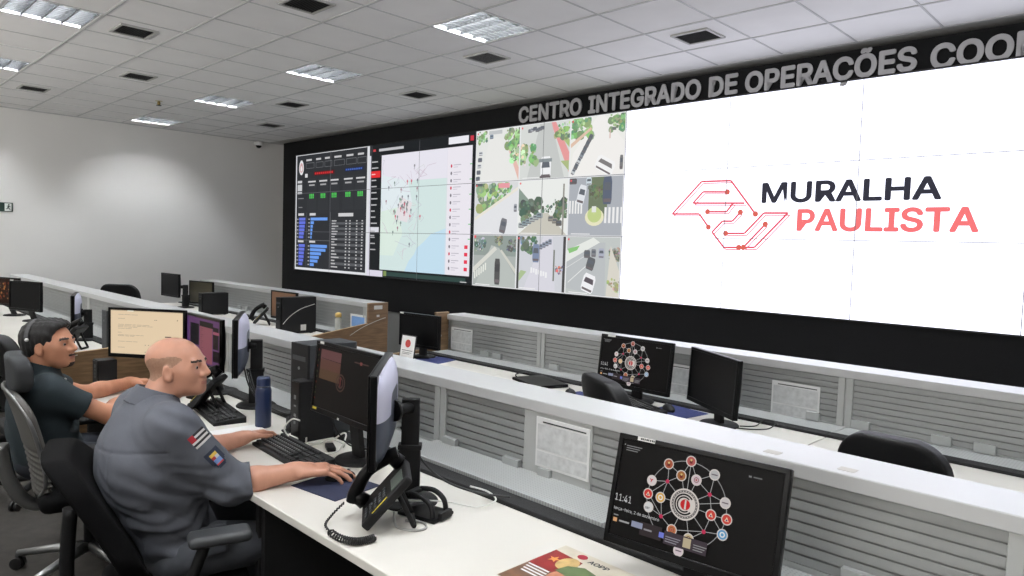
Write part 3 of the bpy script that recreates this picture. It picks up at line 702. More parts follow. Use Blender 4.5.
for s_, xa, xb, za, zb, rgb in (('MURALHA', 7.854, 9.174, 2.048, 2.219, (52, 52, 64)), ('PAULISTA', 8.16, 9.41, 1.818, 2.0, (250, 122, 124))):
    o = text_mesh('logo_text', s_, 0.24, emit(rgb, 1.0), vw, bold=0.006)
    a, b, c, d = text_bounds(o)
    for v in o.data.vertices: v.co.x = (v.co.x-a)*(xb-xa)/(b-a); v.co.y = (v.co.y-c)*(zb-za)/(d-c)
    o.location = (xa, -0.012, za-ZT); o.rotation_euler = (math.pi/2, 0, 0)
# thin seams between the tiles, given a glow of their own, and slim outer frame
mb = MB()
for c in range(1, NCOL): mb.box(c*PW-0.0027, c*PW+0.0027, -0.0205, -0.0195, -H3, 0)
for r_ in (1, 2): mb.box(0, NCOL*PW, -0.0205, -0.0195, -r_*PH-0.0027, -r_*PH+0.0027)
mb.build('seam', emit((140, 140, 147), 0.55), vw)
mb = MB(); mb.box(-0.012, NCOL*PW+0.012, -0.02, 0.012, 0, 0.012); mb.box(-0.012, NCOL*PW+0.012, -0.02, 0.012, -H3-0.012, -H3); mb.box(-0.012, 0, -0.02, 0.012, -H3, 0)
mb.build('outer_frame', BLACK, vw)
# ================================================================ console rows: desks, slatted partitions, end panels
DZ = 0.74
def desk(x0, x1, yf, label, ledge_raised=None, legs=(True, True)):
    """white worktop, black brush strip, grey perforated rear shelf; local origin at front left floor"""
    L = x1-x0; t = thing('console_desk', label, 'desk', (x0, yf, 0), group='console desks')
    MB().box(0.002, L-0.002, 0, 0.59, DZ-0.028, DZ, bev=0.003).build('worktop', WHITE_LAM, t)
    MB().box(0.0, L, 0.592, 0.668, DZ-0.03, DZ+0.013, bev=0.004).build('brush_strip', BRUSH, t)
    segs = ledge_raised or [(0.0, L, 0.0)]
    m = MB()
    for a, b, up in segs: m.box(a+0.002, b-0.002, 0.67, 0.875, DZ-0.03, DZ+0.004+up, bev=0.002)
    m.build('rear_shelf', LEDGE_GREY, t)
    for k, on in enumerate(legs):
        if on:
            xx = 0.01 if k == 0 else L-0.035
            MB().box(xx, xx+0.025, 0.06, 0.85, 0.0, DZ-0.03, bev=0.002).build('leg_panel', mat('dark leg panel', (30, 30, 31), 0.6), t)
    MB().box(0.04, L-0.04, 0.55, 0.57, 0.15, DZ-0.03).build('modesty_panel', mat('dark modesty panel', (46, 46, 47), 0.6), t)
    return t
def slat_profile(z0, z1, n):
    # stepped slats, each leaning out towards its lower edge
    P = []; dz = (z1-z0)/n
    for k in range(n):
        b = z1-(k+1)*dz; tp = z1-k*dz
        P.append((0.008, tp)); P.append((0.008, tp-dz*0.12)); P.append((0.002, tp-dz*0.18)); P.append((0.0, b+dz*0.06)); P.append((0.008, b+dz*0.01))
    return P
def partition(x0, x1, yp, label, post=0.075, plates=(), tabs=()):
    """slatted screen between two rows; origin on floor at its lower left front; posts at the right end"""
    L = x1-x0; t = thing('slatted_partition', label, 'partition', (x0, yp, 0), group='slatted partitions')
    prof = slat_profile(0.752, 1.0, 8)
    MB().prism(prof+[(0.05, 0.752), (0.05, 1.0)], 'x', 0.0, L-post).build('slat_panel', SLAT_GREY, t)
    m = MB(); m.box(L-post, L-post/2-0.003, -0.008, 0.07, 0.0, 1.0, bev=0.003); m.box(L-post/2+0.003, L, -0.008, 0.07, 0.0, 1.0, bev=0.003)
    m.box(L-post/2-0.003, L-post/2+0.003, 0.0, 0.06, 0.0, 1.0)
    m.build('post', POST_GREY, t)
    MB().box(0.0, L-post, 0.0, 0.06, 0.0, 0.7515).build('lower_panel', PLAIN_GREY, t)
    MB().box(0.0, L, 0.075, 0.17, 0.0, 0.995).build('rear_panel', POST_GREY, t)
    for a, b in plates: MB().box(a, b, -0.006, 0.004, 0.752, 0.998, bev=0.002).build('cover_plate', POST_GREY, t)
    for a, b in tabs: MB().box(a, b, -0.022, 0.0, 0.747, 0.792, bev=0.002).build('cable_cover', PLAIN_GREY, t)
    return t
YA, YBr = -4.58, -2.745      # front edges of the two desk rows
PA, PB = -3.70, -1.868       # faces of the two partitions
def cap_rail(x0, x1, yp, label, slots=()):
    t = thing('partition_cap', label, 'top rail', (x0, yp, 0), group='partition top rails')
    MB().box(0, x1-x0, -0.012, 0.20, 0.998, 1.042, bev=0.004).build('rail', CAP_WHITE, t)
    for a in slots: MB().box(a, a+0.045, 0.018, 0.052, 1.0405, 1.0432).build('slot_cover', mat('beige slot cover', (176, 172, 164), 0.5), t)
desk(-0.7, 2.95, YA, 'far left white desk of the officers\' row, below the dark monitors')
desk(2.95, 5.13, YA, 'white desk ending at the brown panel left of the man in the dark shirt')
desk(6.0, 8.16, YA, 'white desk shared by the two seated men, holding the cream and purple screens', ledge_raised=[(0, 1.08, 0.0), (1.08, 2.16, 0.0)])
desk(8.16, 10.26, YA, 'nearest white desk, with the magazine and the telephone on it', ledge_raised=[(0, 1.06, 0.02), (1.06, 2.1, -0.006)])
desk(10.26, 11.5, YA, 'white desk past the right edge of the photo, in the officers\' row')
partition(-0.7, 2.9, PA, 'slatted partition behind the far left dark monitors')
partition(2.9, 6.06, PA, 'long slatted partition behind the man in the dark shirt and the cream screen')
partition(6.06, 8.208, PA, 'slatted partition behind the blue bottle and the dark tower')
partition(8.208, 10.30, PA, 'nearest slatted partition, carrying a framed notice beside the large screen', plates=[(0.47, 0.80)], tabs=[(0.0, 0.085), (0.37, 0.455), (0.56, 0.62), (1.66, 1.75), (1.85, 1.95)])
partition(10.30, 11.5, PA, 'slatted partition at the lower right edge of the photo')
cap_rail(-0.7, 11.5, PA, 'long white top rail running from the far left to the lower right corner', slots=[10.32, 10.53])
desk(0.9, 3.0, YBr, 'white desk of the second row nearest the left wall')
desk(3.0, 5.14, YBr, 'white desk of the second row under the tower with the white sticker')
desk(6.06, 7.11, YBr, 'short white desk of the second row with the card stand and black monitor')
desk(7.11, 9.25, YBr, 'white desk of the second row holding the turned monitor and blue pads')
desk(9.25, 11.5, YBr, 'empty white desk of the second row behind the black chair at right')
partition(0.9, 3.0, PB, 'slatted partition of the second row nearest the left wall', tabs=[(1.2, 1.26), (1.4, 1.46), (1.6, 1.66)])
partition(3.0, 4.88, PB, 'slatted partition of the second row with a blue framed sheet on it')
partition(6.06, 7.145, PB, 'short slatted partition of the second row beside the brown end panel', tabs=[(0.42, 0.5), (0.56, 0.64)])
partition(7.145, 9.272, PB, 'slatted partition of the second row behind the two monitors', tabs=[(0.06, 0.14), (1.9, 1.97)])
partition(9.272, 11.5, PB, 'slatted partition of the second row behind the empty desk at right', tabs=[(0.004, 0.09), (0.366, 0.45), (0.54, 0.625)])
cap_rail(0.9, 4.88, PB, 'white top rail of the second row, left of the aisle')
cap_rail(6.03, 11.5, PB, 'white top rail of the second row, right of the aisle')
# brown end panels at the aisle
def end_panel(x, poly, label, stick=()):
    t = thing('end_panel', label, 'end panel', (x, 0, 0), group='brown end panels')
    MB().prism(poly, 'x', 0, 0.022, bev=0.0015).build('board', WOODM, t)
    top = []
    n = len(poly)
    m = MB()
    for a, b in zip(poly, poly[1:]+poly[:1]):
        if max(a[1], b[1]) < 0.6 or min(a[1], b[1]) < 0.5: continue
        if abs(a[0]-b[0]) > 0.05: m.prism([a, b, (b[0], b[1]+0.003), (a[0], a[1]+0.003)], 'x', 0, 0.022)
    m.build('edge_band', WOODE, t)
    for y, z, w_, h_ in stick: MB().box(0.022, 0.0235, y, y+w_, z, z+h_).build('sticker', STICKER, t)
    return t
def edge_line(t, pts, r=0.0025):
    MB().tube(smooth_path(pts, 6), r, 6).build('cable', CABLE_W, t)  # thin white line on the panel face, built as a raised tube
e = end_panel(5.162, [(-2.74, 0.0), (-1.856, 0.0), (-1.856, 1.066), (-2.07, 1.066), (-2.07, 0.885), (-2.74, 0.79)], 'brown L-shaped end panel at the aisle, with a white sticker on its tall part', stick=[(-2.01, 1.01, 0.09, 0.035), (-1.98, 0.94, 0.03, 0.02)])
edge_line(e, [(0.026, -2.26, 0.79), (0.026, -2.12, 0.86), (0.026, -1.95, 0.915), (0.026, -1.885, 0.93)])
MB().box(-0.28, 0.0, -1.868, -1.860, 0.0, 1.04).build('return_plate', POST_GREY, e)
end_panel(6.034, [(-2.74, 0.0), (-1.86, 0.0), (-1.86, 1.058), (-2.0, 1.058), (-2.0, 0.765), (-2.74, 0.745)], 'narrow brown end panel behind the black monitor with the card stand', stick=[(-1.99, 0.86, 0.05, 0.012)])
e = end_panel(5.14, [(-4.57, 0.0), (-3.72, 0.0), (-3.72, 0.86), (-4.57, 0.8)], 'low brown end panel beneath the cream screen, beside the man in the dark shirt')
edge_line(e, [(0.026, -4.5, 0.74), (0.026, -4.42, 0.78), (0.026, -4.36, 0.80)])
end_panel(5.97, [(-4.57, 0.0), (-3.72, 0.0), (-3.72, 0.73), (-4.57, 0.725)], 'brown end panel carrying the left end of the officers\' desk')

# framed notices and the small things fixed to the partitions
def notice(x, y, z, w_, h_, label):
    t = thing('framed_notice', label, 'notice', (x, y, z), group='framed notices on the partitions')
    MB().box(0, w_, -0.004, 0, 0, h_, bev=0.001).build('frame', mat('white acrylic frame', (226, 227, 226), 0.25, var=0.01), t)
    b = 0.010*h_/0.19
    m = MB(); m.box(b, w_-b, -0.0052, -0.004, h_*0.36, h_-b*2.6); m.box(b, w_-b, -0.0052, -0.004, b, h_*0.32); m.build('printed_sheet', SHEET, t)
    m = MB(); m.box(b*3.5, w_-b*1.6, -0.0056, -0.0052, h_-b*1.9, h_-b*1.4); m.build('heading', DGREY, t)
    return t
notice(8.745, -3.707, 0.793, 0.258, 0.19, 'white framed notice on the near partition, left of the large screen')
notice(6.105, -1.871, 0.757, 0.26, 0.185, 'white framed notice on the far partition, right of the brown end panel')
notice(8.15, -1.871, 0.745, 0.19, 0.185, 'white framed notice half hidden between the small network screen and the turned monitor')
notice(8.845, -1.871, 0.74, 0.263, 0.188, 'white framed notice on the far partition, right of the turned monitor')
t = thing('blue_sheet', 'blue printed sheet in a white frame on the partition by the brown panel', 'notice', (4.59, -1.872, 0.775))
MB().box(0, 0.27, -0.004, 0, 0, 0.14).build('frame', PAPER, t); MB().box(0.025, 0.245, -0.006, -0.004, 0.02, 0.12).build('print', BLUEP, t)
t = thing('hand_sanitizer', 'small white bottle with yellow cap on the far desk before the partition', 'bottle', (4.49, -1.95, DZ+0.004))
MB().lathe([(0.03, 0), (0.032, 0.01), (0.032, 0.11), (0.014, 0.13)], seg=16).build('body', mat('translucent white plastic', (206, 206, 200), 0.3), t)
MB().lathe([(0.03, 0.13), (0.03, 0.165), (0.012, 0.175)], seg=14).build('cap', mat('yellow plastic', (226, 190, 110), 0.5), t)
# ================================================================ desk monitors
def network_picture(cv, w_, h_, bright=1.0):
    q = lambda u, v: ((u+(0.025 if u > 0.18 and v < 0.9 else 0.0))*w_, (1-v)*h_)
    GR = (190, 190, 190)
    hub = (0.44, 0.49)
    outer = {1: (.311, .182), 2: (.44, .115), 3: (.582, .183), 4: (.661, .392), 5: (.681, .52), 6: (.669, .651), 7: (.442, .886), 8: (.489, .764), 9: (.387, .731), 10: (.23, .595), 11: (.215, .482), 12: (.226, .36), 13: (.397, .256), 14: (.487, .262), 15: (.294, .486), 16: (.595, .517)}
    reds = [(.318, .335), (.57, .355), (.311, .645), (.566, .671)]
    cx, cy = q(.44, .49)
    arc = [q(*outer[k]) for k in (12, 1, 2, 3, 4)]
    cv.ring(cx, cy, 0.235*w_, 0.0018, (165, 165, 165), 0, 360, 48)
    def ln(a, b): cv.line([q(*a), q(*b)], 0.0014, GR)
    for r_ in reds: ln(r_, hub)
    for a, b in ((0, 1), (0, 12), (0, 13), (0, 15), (1, 3), (1, 4), (1, 14), (1, 16), (2, 15), (2, 10), (2, 9), (3, 16), (3, 8), (3, 6), (0, 11), (2, 11), (3, 9)): ln(reds[a], outer[b])
    for a in (13, 14, 15, 16, 8, 9, 2, 4): ln(outer[a], hub)
    ln(outer[1], outer[13]); ln(outer[2], outer[13]); ln(outer[2], outer[14]); ln(outer[3], outer[14]); ln(outer[16], outer[5]); ln(outer[16], outer[6]); ln(outer[8], outer[7])
    for r_ in reds: cv.disc(*q(*r_), 0.0055, (206, 50, 90), n=10)
    W1 = (222, 214, 208)
    cols = {1: (176, 90, 60), 2: (190, 96, 92), 3: (190, 190, 190), 4: (206, 200, 200), 5: (214, 70, 60), 6: (96, 160, 206), 7: (222, 206, 212), 8: (206, 190, 150), 9: (206, 120, 76), 10: (222, 222, 222), 11: (216, 60, 56), 12: (226, 214, 214), 13: (170, 110, 60), 14: (216, 196, 204), 15: (226, 176, 84), 16: (214, 64, 54)}
    for k, p in outer.items():
        x, y = q(*p); cv.disc(x, y, 0.0142, W1, n=20); cv.disc(x, y, 0.0116, cols[k], n=18)
        if k in (1, 2, 13): cv.rect(x-0.004, y-0.006, x+0.004, y+0.003, (120, 40, 36)); cv.disc(x, y+0.003, 0.003, (226, 196, 130), n=8)
        elif k in (5, 16, 11): cv.poly([(x-0.006, y-0.005), (x+0.006, y-0.005), (x, y+0.006)], (250, 220, 190)); cv.rect(x-0.002, y-0.004, x+0.002, y, (120, 60, 120))
        elif k == 12: cv.line([(x-0.005, y+0.004), (x-0.001, y), (x+0.003, y+0.004)], 0.0025, (200, 40, 50)); cv.line([(x-0.001, y), (x-0.002, y-0.005)], 0.0025, (200, 40, 50))
        elif k in (6, 15): cv.ring(x, y, 0.007, 0.003, (240, 240, 236), n=14)
        elif k in (3, 4, 7): cv.rect(x-0.008, y-0.0015, x+0.008, y+0.0015, (110, 96, 104))
        elif k in (8, 9, 14): cv.ring(x, y, 0.007, 0.002, (130, 90, 70), n=14); cv.disc(x, y, 0.003, (176, 90, 90), n=8)
    cv.disc(cx, cy, 0.0400, W1, n=36); cv.ring(cx, cy, 0.036, 0.006, (120, 116, 114), n=40)
    for k in range(28):
        a = 2*math.pi*k/28; cv.disc(cx+0.033*math.cos(a), cy+0.033*math.sin(a), 0.0014, W1, n=5)
    cv.ring(cx, cy, 0.0275, 0.0045, (20, 20, 22), 40, 320, 30); cv.ring(cx, cy, 0.0205, 0.004, (20, 20, 22), 50, 310, 30)
    cv.disc(cx+0.003, cy, 0.0135, (206, 34, 40), n=24); cv.poly([(cx+0.001, cy+0.012), (cx+0.005, cy+0.012), (cx+0.006, cy-0.012), (cx+0.001, cy-0.012)], W1)
    # notification cards and little lines of text
    x0, y0 = q(.05, .83)
    cv.rect(*q(.35, .86), *q(.60, .75), (66, 56, 64)); cv.rect(*q(.20, .85), *q(.335, .735), (52, 44, 46))
    cv.rect(*q(.05, .80), *q(.075, .765), (226, 170, 120)); cv.rect(*q(.09, .79), *q(.155, .775), (170, 170, 170)); cv.rect(*q(.05, .745), *q(.08, .735), (150, 150, 150))
    cv.rect(*q(.17, .80), *q(.215, .75), (150, 156, 180)); cv.rect(*q(.225, .80), *q(.275, .785), (150, 146, 150)); cv.rect(*q(.32, .82), *q(.35, .775), (120, 130, 220))
    for k in range(3):
        cv.rect(*q(.36, .80+.02*k), *q(.45-.01*k, .792+.02*k), (150, 146, 156)); cv.rect(*q(.525, .80+.02*k), *q(.60-.01*k, .792+.02*k), (150, 150, 150))
    cv.rect(*q(.465, .84), *q(.51, .76), (196, 180, 150))
    for k in range(3): cv.rect(*q(.065, .105+.02*k), *q(.165-.012*k, .098+.02*k), (150, 150, 150))
    cv.rect(*q(.05, .10), *q(.056, .09), (190, 190, 190)); cv.rect(*q(.77, .135), *q(.785, .12), (150, 150, 150)); cv.rect(*q(.795, .132), *q(.84, .122), (130, 130, 130))
def network_text(parent, w_, h_):
    for s_, u, v, sz, wd in (('11:41', .04, .61, 0.036, .105), ('terça-feira, 2 de dezembro', .042, .692, 0.0155, .29)):
        o = text_mesh('clock_text', s_, sz, emit((214, 214, 214), MON), parent)
        a, b, c, d = text_bounds(o)
        for q_ in o.data.vertices: q_.co.x = (q_.co.x-a)*(wd*w_)/(b-a)
        o.location = (-w_/2+u*w_, -0.0085, (1-v)*h_); o.rotation_euler = (math.pi/2, 0, 0)
    o = text_mesh('node_text', 'CET', 0.0095, emit((40, 40, 44), 0.5), parent, align='CENTER', bold=0.0003)
    o.location = (-w_/2+.255*w_, -0.0125, (1-.61)*h_); o.rotation_euler = (math.pi/2, 0, 0)

def monitor(label, base, scr, yaw, tilt=0.0, w_=0.48, h_=None, style='pedestal', picture=None, group='desk monitors', back=None, off=SCREEN_OFF, stick=(), disc=0.1, power=None, lit=None, label_top=False):
    """base: (x, y) of the stand on the desk; scr: world point of the panel's lower middle"""
    h_ = h_ or w_/1.66
    t = thing('monitor', label, 'computer monitor', (base[0], base[1], DZ), group=group)
    l = (scr[0]-base[0], scr[1]-base[1], scr[2]-DZ)
    R_ = Matrix.Translation(l) @ Matrix.Rotation(yaw, 4, 'Z') @ Matrix.Rotation(-tilt, 4, 'X')
    m = MB(); m.box(-w_/2, w_/2, 0.0, 0.022, 0, h_, bev=0.004)
    m.box(-w_/2, w_/2, -0.006, 0.0, h_-0.014, h_, mi=0, bev=0.002); m.box(-w_/2, w_/2, -0.006, 0.0, 0, 0.022, bev=0.002)
    m.box(-w_/2, -w_/2+0.014, -0.006, 0.0, 0, h_, bev=0.002); m.box(w_/2-0.014, w_/2, -0.006, 0.0, 0, h_, bev=0.002)
    ho = m.build('housing', BLACKG, t); ho.matrix_local = R_
    # domed rear shell
    m = MB(); n = 8; rows = []
    for i in range(n+1):
        s = i/n; k = 1-0.55*(s**1.6); rows.append((k, 0.022+0.030*math.sin(s*math.pi/2)))
    prev = None
    for k, y in rows:
        ring = []
        for j in range(28):
            a = 2*math.pi*j/28; cx_, sx_ = math.cos(a), math.sin(a)
            f = 1/max(abs(cx_), abs(sx_)); f = f*0.75+0.25*1.08
            ring.append(m.V((max(-1, min(1, cx_*f))*w_/2*0.985*k, y, h_/2+max(-1, min(1, sx_*f))*h_/2*0.985*k)))
        if prev:
            for j in range(28):
                fc = m.bm.faces.new((prev[j], prev[(j+1) % 28], ring[(j+1) % 28], ring[j])); fc.smooth = True; fc.material_index = 1 if (label_top and fc.calc_center_median().z > h_*0.52) else 0
        prev = ring
    m.bm.faces.new(prev)
    m.build('rear_shell', [back or BLACKM, LILAC], ho)
    MB().box(-w_/2+0.013, w_/2-0.013, -0.0012, 0.0, 0.02, h_-0.013).build('screen', lit or off, ho)
    if picture:
        cv = Canvas(power or MON); picture(cv, w_, h_)
        cv.build('screen_picture', ho, Matrix.Translation((-w_/2, -0.0014, 0)))
    for (u, v, sw, sh, mm) in stick: MB().box(-w_/2+u*w_, -w_/2+u*w_+sw, -0.0072, -0.0058, (1-v)*h_-sh, (1-v)*h_).build('sticker', mm, ho)
    # stand
    cw = R_ @ Vector((0, 0.05, h_*0.45)); n_ = Vector((math.sin(yaw), -math.cos(yaw), 0))
    if style == 'column':
        c = (0, 0)
        m = MB().at(Matrix.Rotation(yaw+math.pi/2, 4, 'Z')); top = cw.z+0.03; mid = (top)*0.55
        m.box(-0.036, 0.036, -0.018, 0.022, 0.012, mid, bev=0.004); m.box(-0.030, 0.030, -0.012, 0.018, mid, top, bev=0.003); m.box(-0.040, 0.040, -0.021, 0.025, mid-0.012, mid+0.004, bev=0.002)
        m.build('column', BLACKM, t)
        m = MB(); d = Vector((cw.x, cw.y, cw.z)); m.tube([d, (0, 0, cw.z)], 0.02, 12); m.tube([(d.x*0.85, d.y*0.85, d.z), (d.x*1.0, d.y*1.0, d.z)], 0.036, 16)
        m.build('arm', BLACKM, t)
    else:
        m = MB(); a = Vector((0, 0, 0.012)); b = Vector((cw.x*0.6, cw.y*0.6, max(0.06, l[2]*0.7))); c_ = Vector((cw.x, cw.y, cw.z))
        ax = Vector((math.cos(yaw), math.sin(yaw), 0))*0.032
        th = n_*0.011
        prev = None
        for p in (a, b, c_):
            r4 = [m.V(p+ax+th), m.V(p-ax+th), m.V(p-ax-th), m.V(p+ax-th)]
            if prev:
                for j in range(4): m.bm.faces.new((prev[j], prev[(j+1) % 4], r4[(j+1) % 4], r4[j]))
            prev = r4
        m.bm.faces.new(prev)
        m.build('neck', BLACKM, t)
    MB().lathe([(disc*0.99, 0.0), (disc, 0.004), (disc*0.93, 0.011), (0.045, 0.017)], seg=40).build('stand_base', BLACKM, t)
    return t, ho

def pic_document(cv, w_, h_):
    cv.rect(0.014, 0.022, w_-0.014, h_-0.015, (236, 212, 178)); cv.rect(0.014, h_-0.02, w_-0.014, h_-0.015, (214, 190, 160))
    rnd = random.Random(5)
    for z, k in ((0.86, 3), (0.78, 1), (0.66, 5), (0.635, 6), (0.61, 4), (0.58, 2), (0.5, 1), (0.45, 5), (0.43, 3), (0.32, 3), (0.2, 1)):
        x = 0.06
        for q in range(k):
            L = rnd.uniform(0.02, 0.045); cv.rect(x, z*h_, x+L, z*h_+0.0022, (176, 160, 140)); x += L+0.005
    cv.rect(0.355, 0.44*h_, 0.395, 0.44*h_+0.006, (96, 82, 72)); cv.rect(0.43, 0.78*h_, 0.435, 0.8*h_, (120, 106, 90)); cv.rect(0.12, h_-0.02, 0.16, h_-0.012, (240, 236, 220))
    for x, z in ((0.29, 0.77), (0.3, 0.77), (0.25, 0.26), (0.23, 0.26), (0.23, 0.12), (0.27, 0.12)): cv.rect(x, z*h_, x+0.006, z*h_+0.004, (150, 136, 120))
def pic_purple(cv, w_, h_):
    cv.rect(0.014, 0.022, w_-0.014, h_-0.015, (112, 72, 120)); cv.rect(0.014, 0.022, 0.05, h_-0.02, (104, 66, 128))
    cv.rect(0.20, 0.03, 0.37, h_-0.045, (160, 92, 106)); cv.rect(0.2, h_-0.06, 0.38, h_-0.03, (24, 20, 26)); cv.rect(0.07, h_-0.17, 0.19, h_-0.05, (22, 20, 28)); cv.rect(0.38, h_-0.17, 0.45, h_-0.05, (30, 20, 28))
    cv.rect(0.38, 0.05, 0.46, 0.11, (28, 20, 28)); cv.rect(0.06, 0.05, 0.18, 0.10, (120, 76, 110)); cv.rect(0.38, 0.2, 0.46, 0.215, (180, 96, 120))
    for k in range(16): cv.rect(0.215, 0.05+k*0.012, 0.215+0.012*(1+(k*7) % 3), 0.053+k*0.012, (120, 70, 84))
def pic_dark(cv, w_, h_):
    cv.rect(0.014, 0.022, w_-0.014, h_-0.015, (20, 17, 15)); cv.rect(0.04, h_-0.145, 0.20, h_-0.03, (112, 76, 66)); cv.rect(0.04, h_-0.07, 0.20, h_-0.03, (122, 82, 82)); cv.line([(0.05, h_-0.066), (0.2, h_-0.07)], 0.002, (40, 28, 26))
    cv.rect(0.04, h_-0.15, 0.20, h_-0.11, (104, 78, 58)); cv.ring(0.21, h_-0.145, 0.035, 0.006, (90, 68, 60)); cv.ring(0.21, h_-0.145, 0.022, 0.006, (90, 62, 58)); cv.rect(0.205, h_-0.16, 0.213, h_-0.12, (120, 56, 56))
    cv.rect(0.3, h_-0.052, 0.4, h_-0.047, (96, 72, 68)); cv.rect(0.34, h_-0.056, 0.355, h_-0.044, (150, 84, 80))
    for k in range(10): cv.rect(0.018, h_-0.04-k*0.022, 0.026, h_-0.032-k*0.022, (70, 76, 50) if k % 3 else (110, 50, 40))
def pic_orange(cv, w_, h_):
    cv.rect(0.014, 0.022, w_-0.014, h_-0.015, (40, 22, 14)); rnd = random.Random(8)
    for k in range(70): cv.disc(rnd.uniform(0.06, w_-0.06), rnd.uniform(0.06, h_-0.05), rnd.uniform(0.004, 0.014), rnd.choice([(150, 80, 40), (120, 56, 36), (176, 120, 70), (90, 70, 60)]), n=8)
def pic_net(cv, w_, h_): cv.rect(0.014, 0.022, w_-0.014, h_-0.014, (8, 6, 6)); network_picture(cv, w_, h_)

t, ho = monitor('large screen showing the network picture and 11:41, at the nearest desk\'s right end', (9.66, -4.10), (9.607, -4.089, 0.818), 0.102, 0.244, 0.47, h_=0.297, picture=pic_net, stick=[(.124, .0, 0.052, 0.0105, STICKER)])
network_text(ho, 0.47, 0.297)
m = MB()
for k in range(8): m.box(-0.235+0.068+k*0.0055, -0.235+0.068+k*0.0055+(0.003 if k % 3 else 0.0042), -0.0080, -0.0072, 0.2895, 0.2945)
m.build('sticker_print', DGREY, ho)
monitor('dark screen with a brownish window, on the round stand behind the grey-shirted officer\'s keyboard', (8.13, -4.09), (8.153, -4.191, 0.919), -0.033, 0.09, 0.48, picture=pic_dark, power=0.55, stick=[(.07, -0.002, 0.03, 0.010, STICKER), (.045, .93, 0.03, 0.009, YELLOW), (.46, .965, 0.012, 0.008, STICKER)])
t, ho = monitor('monitor seen from behind with lilac back label, on the tall column beside the telephone', (8.625, -4.215), (8.596, -4.327, 0.935), -0.721, 0.0, 0.48, style='column', back=MONBACK, label_top=True)
monitor('cream document screen on the left of the man in the dark shirt', (6.12, -4.15), (6.186, -4.258, 0.905), 0.645, 0.0, 0.48, picture=pic_document, power=0.9, stick=[(.52, .945, 0.06, 0.012, STICKER)])
monitor('purple and pink screen between the bald officer\'s head and the cream screen', (6.56, -3.99), (6.542, -4.081, 0.888), 0.005, 0.0, 0.48, picture=pic_purple, power=0.6)
t, ho = monitor('monitor seen edge-on with its tall black column, left of the blue bottle', (7.0, -3.985), (6.955, -4.068, 0.93), -0.5, 0.0, 0.48, style='column', back=MONBACK, label_top=True)
t, ho = monitor('small network screen with white circles in the second row', (8.20, -2.235), (8.20, -2.30, 0.815), -0.014, 0.115, 0.50, picture=pic_net, power=0.75, stick=[(.10, .0, 0.055, 0.012, STICKER)])
network_text(ho, 0.50, 0.50/1.66)
monitor('black switched-off monitor turned to the left beside the small network screen', (8.79, -2.36), (8.766, -2.425, 0.825), -0.577, 0.05, 0.48, picture=None)
monitor('black switched-off monitor behind the white card stand', (6.235, -2.27), (6.255, -2.33, 0.822), 0.117, 0.0, 0.43, stick=[(.02, -0.01, 0.04, 0.012, STICKER)])
monitor('black monitor on a tall column, farthest left in the second row', (1.62, -2.33), (1.36, -2.42, 0.86), 0.08, 0.0, 0.48, style='column')
monitor('monitor with a dull olive reflection painted on its screen near the plain left wall', (1.58, -2.06), (1.56, -2.12, 0.77), 0.22, 0.0, 0.48, lit=mat('olive screen reflection', (74, 70, 56), 0.4, var=0.05))  # display is off; its olive reflection is put into the screen colour
monitor('monitor with a brown reflection painted on its screen beside the tower with the white sticker', (3.88, -2.13), (3.86, -2.2, 0.80), 0.06, 0.0, 0.48, lit=mat('brown screen reflection', (128, 92, 66), 0.4, var=0.05))  # switched off too, with a brown reflection painted as the glass colour
monitor('black monitor at the far left edge, right of the orange one', (2.38, -4.05), (2.40, -4.13, 0.845), 0.36, 0.0, 0.48, stick=[(.05, -0.02, 0.05, 0.01, STICKER)])
monitor('monitor with a dim orange pattern at the left edge of the photo', (1.76, -4.10), (1.78, -4.19, 0.85), 0.36, 0.0, 0.48, picture=pic_orange, power=0.7)
monitor('monitor seen edge-on behind the headset of the man in the dark shirt', (4.0, -4.0), (3.95, -4.09, 0.83), -0.30, 0.0, 0.48, style='column', back=MONBACK, label_top=True)

# ================================================================ towers and small computers
def tower(name, label, x, y, w_, d, h_, rz=0, m_=BLACKM, front=BLACKG, group='computer towers', z=DZ):
    t = thing(name, label, 'computer', (x, y, z), rz, group)
    b = MB().box(-w_/2, w_/2, -d/2+0.012, d/2, 0.006, h_, bev=0.004).build('case', m_, t)
    f = MB(); f.box(-w_/2, w_/2, -d/2, -d/2+0.012, 0.006, h_, bev=0.003); f.build('front_panel', front, t)
    f = MB()
    for k in range(7): f.box(-w_/2+0.02, w_/2-0.02, -d/2-0.0012, -d/2, h_*0.16+k*0.012, h_*0.16+k*0.012+0.005)
    f.build('grille', DGREY, t)
    MB().box(-w_/2*0.75, w_/2*0.75, -d/2-0.002, -d/2, h_*0.82, h_*0.87).build('drive_bay', DGREY, t)
    MB().cyl((0, -d/2-0.003, h_*0.74), (0, -d/2, h_*0.74), 0.007, 12).build('power_button', MGREY, t)
    for sx in (-1, 1):
        for sy in (-1, 1): MB().box(sx*w_*0.36-0.01, sx*w_*0.36+0.01, sy*d*0.38-0.012, sy*d*0.38+0.012, 0, 0.007).build('foot', BLACK, t)
    return t
tower('computer_tower', 'large dark grey tower standing behind the officer\'s dark screen', 7.675, -3.985, 0.15, 0.25, 0.42, m_=DGREY, front=BLACKM)
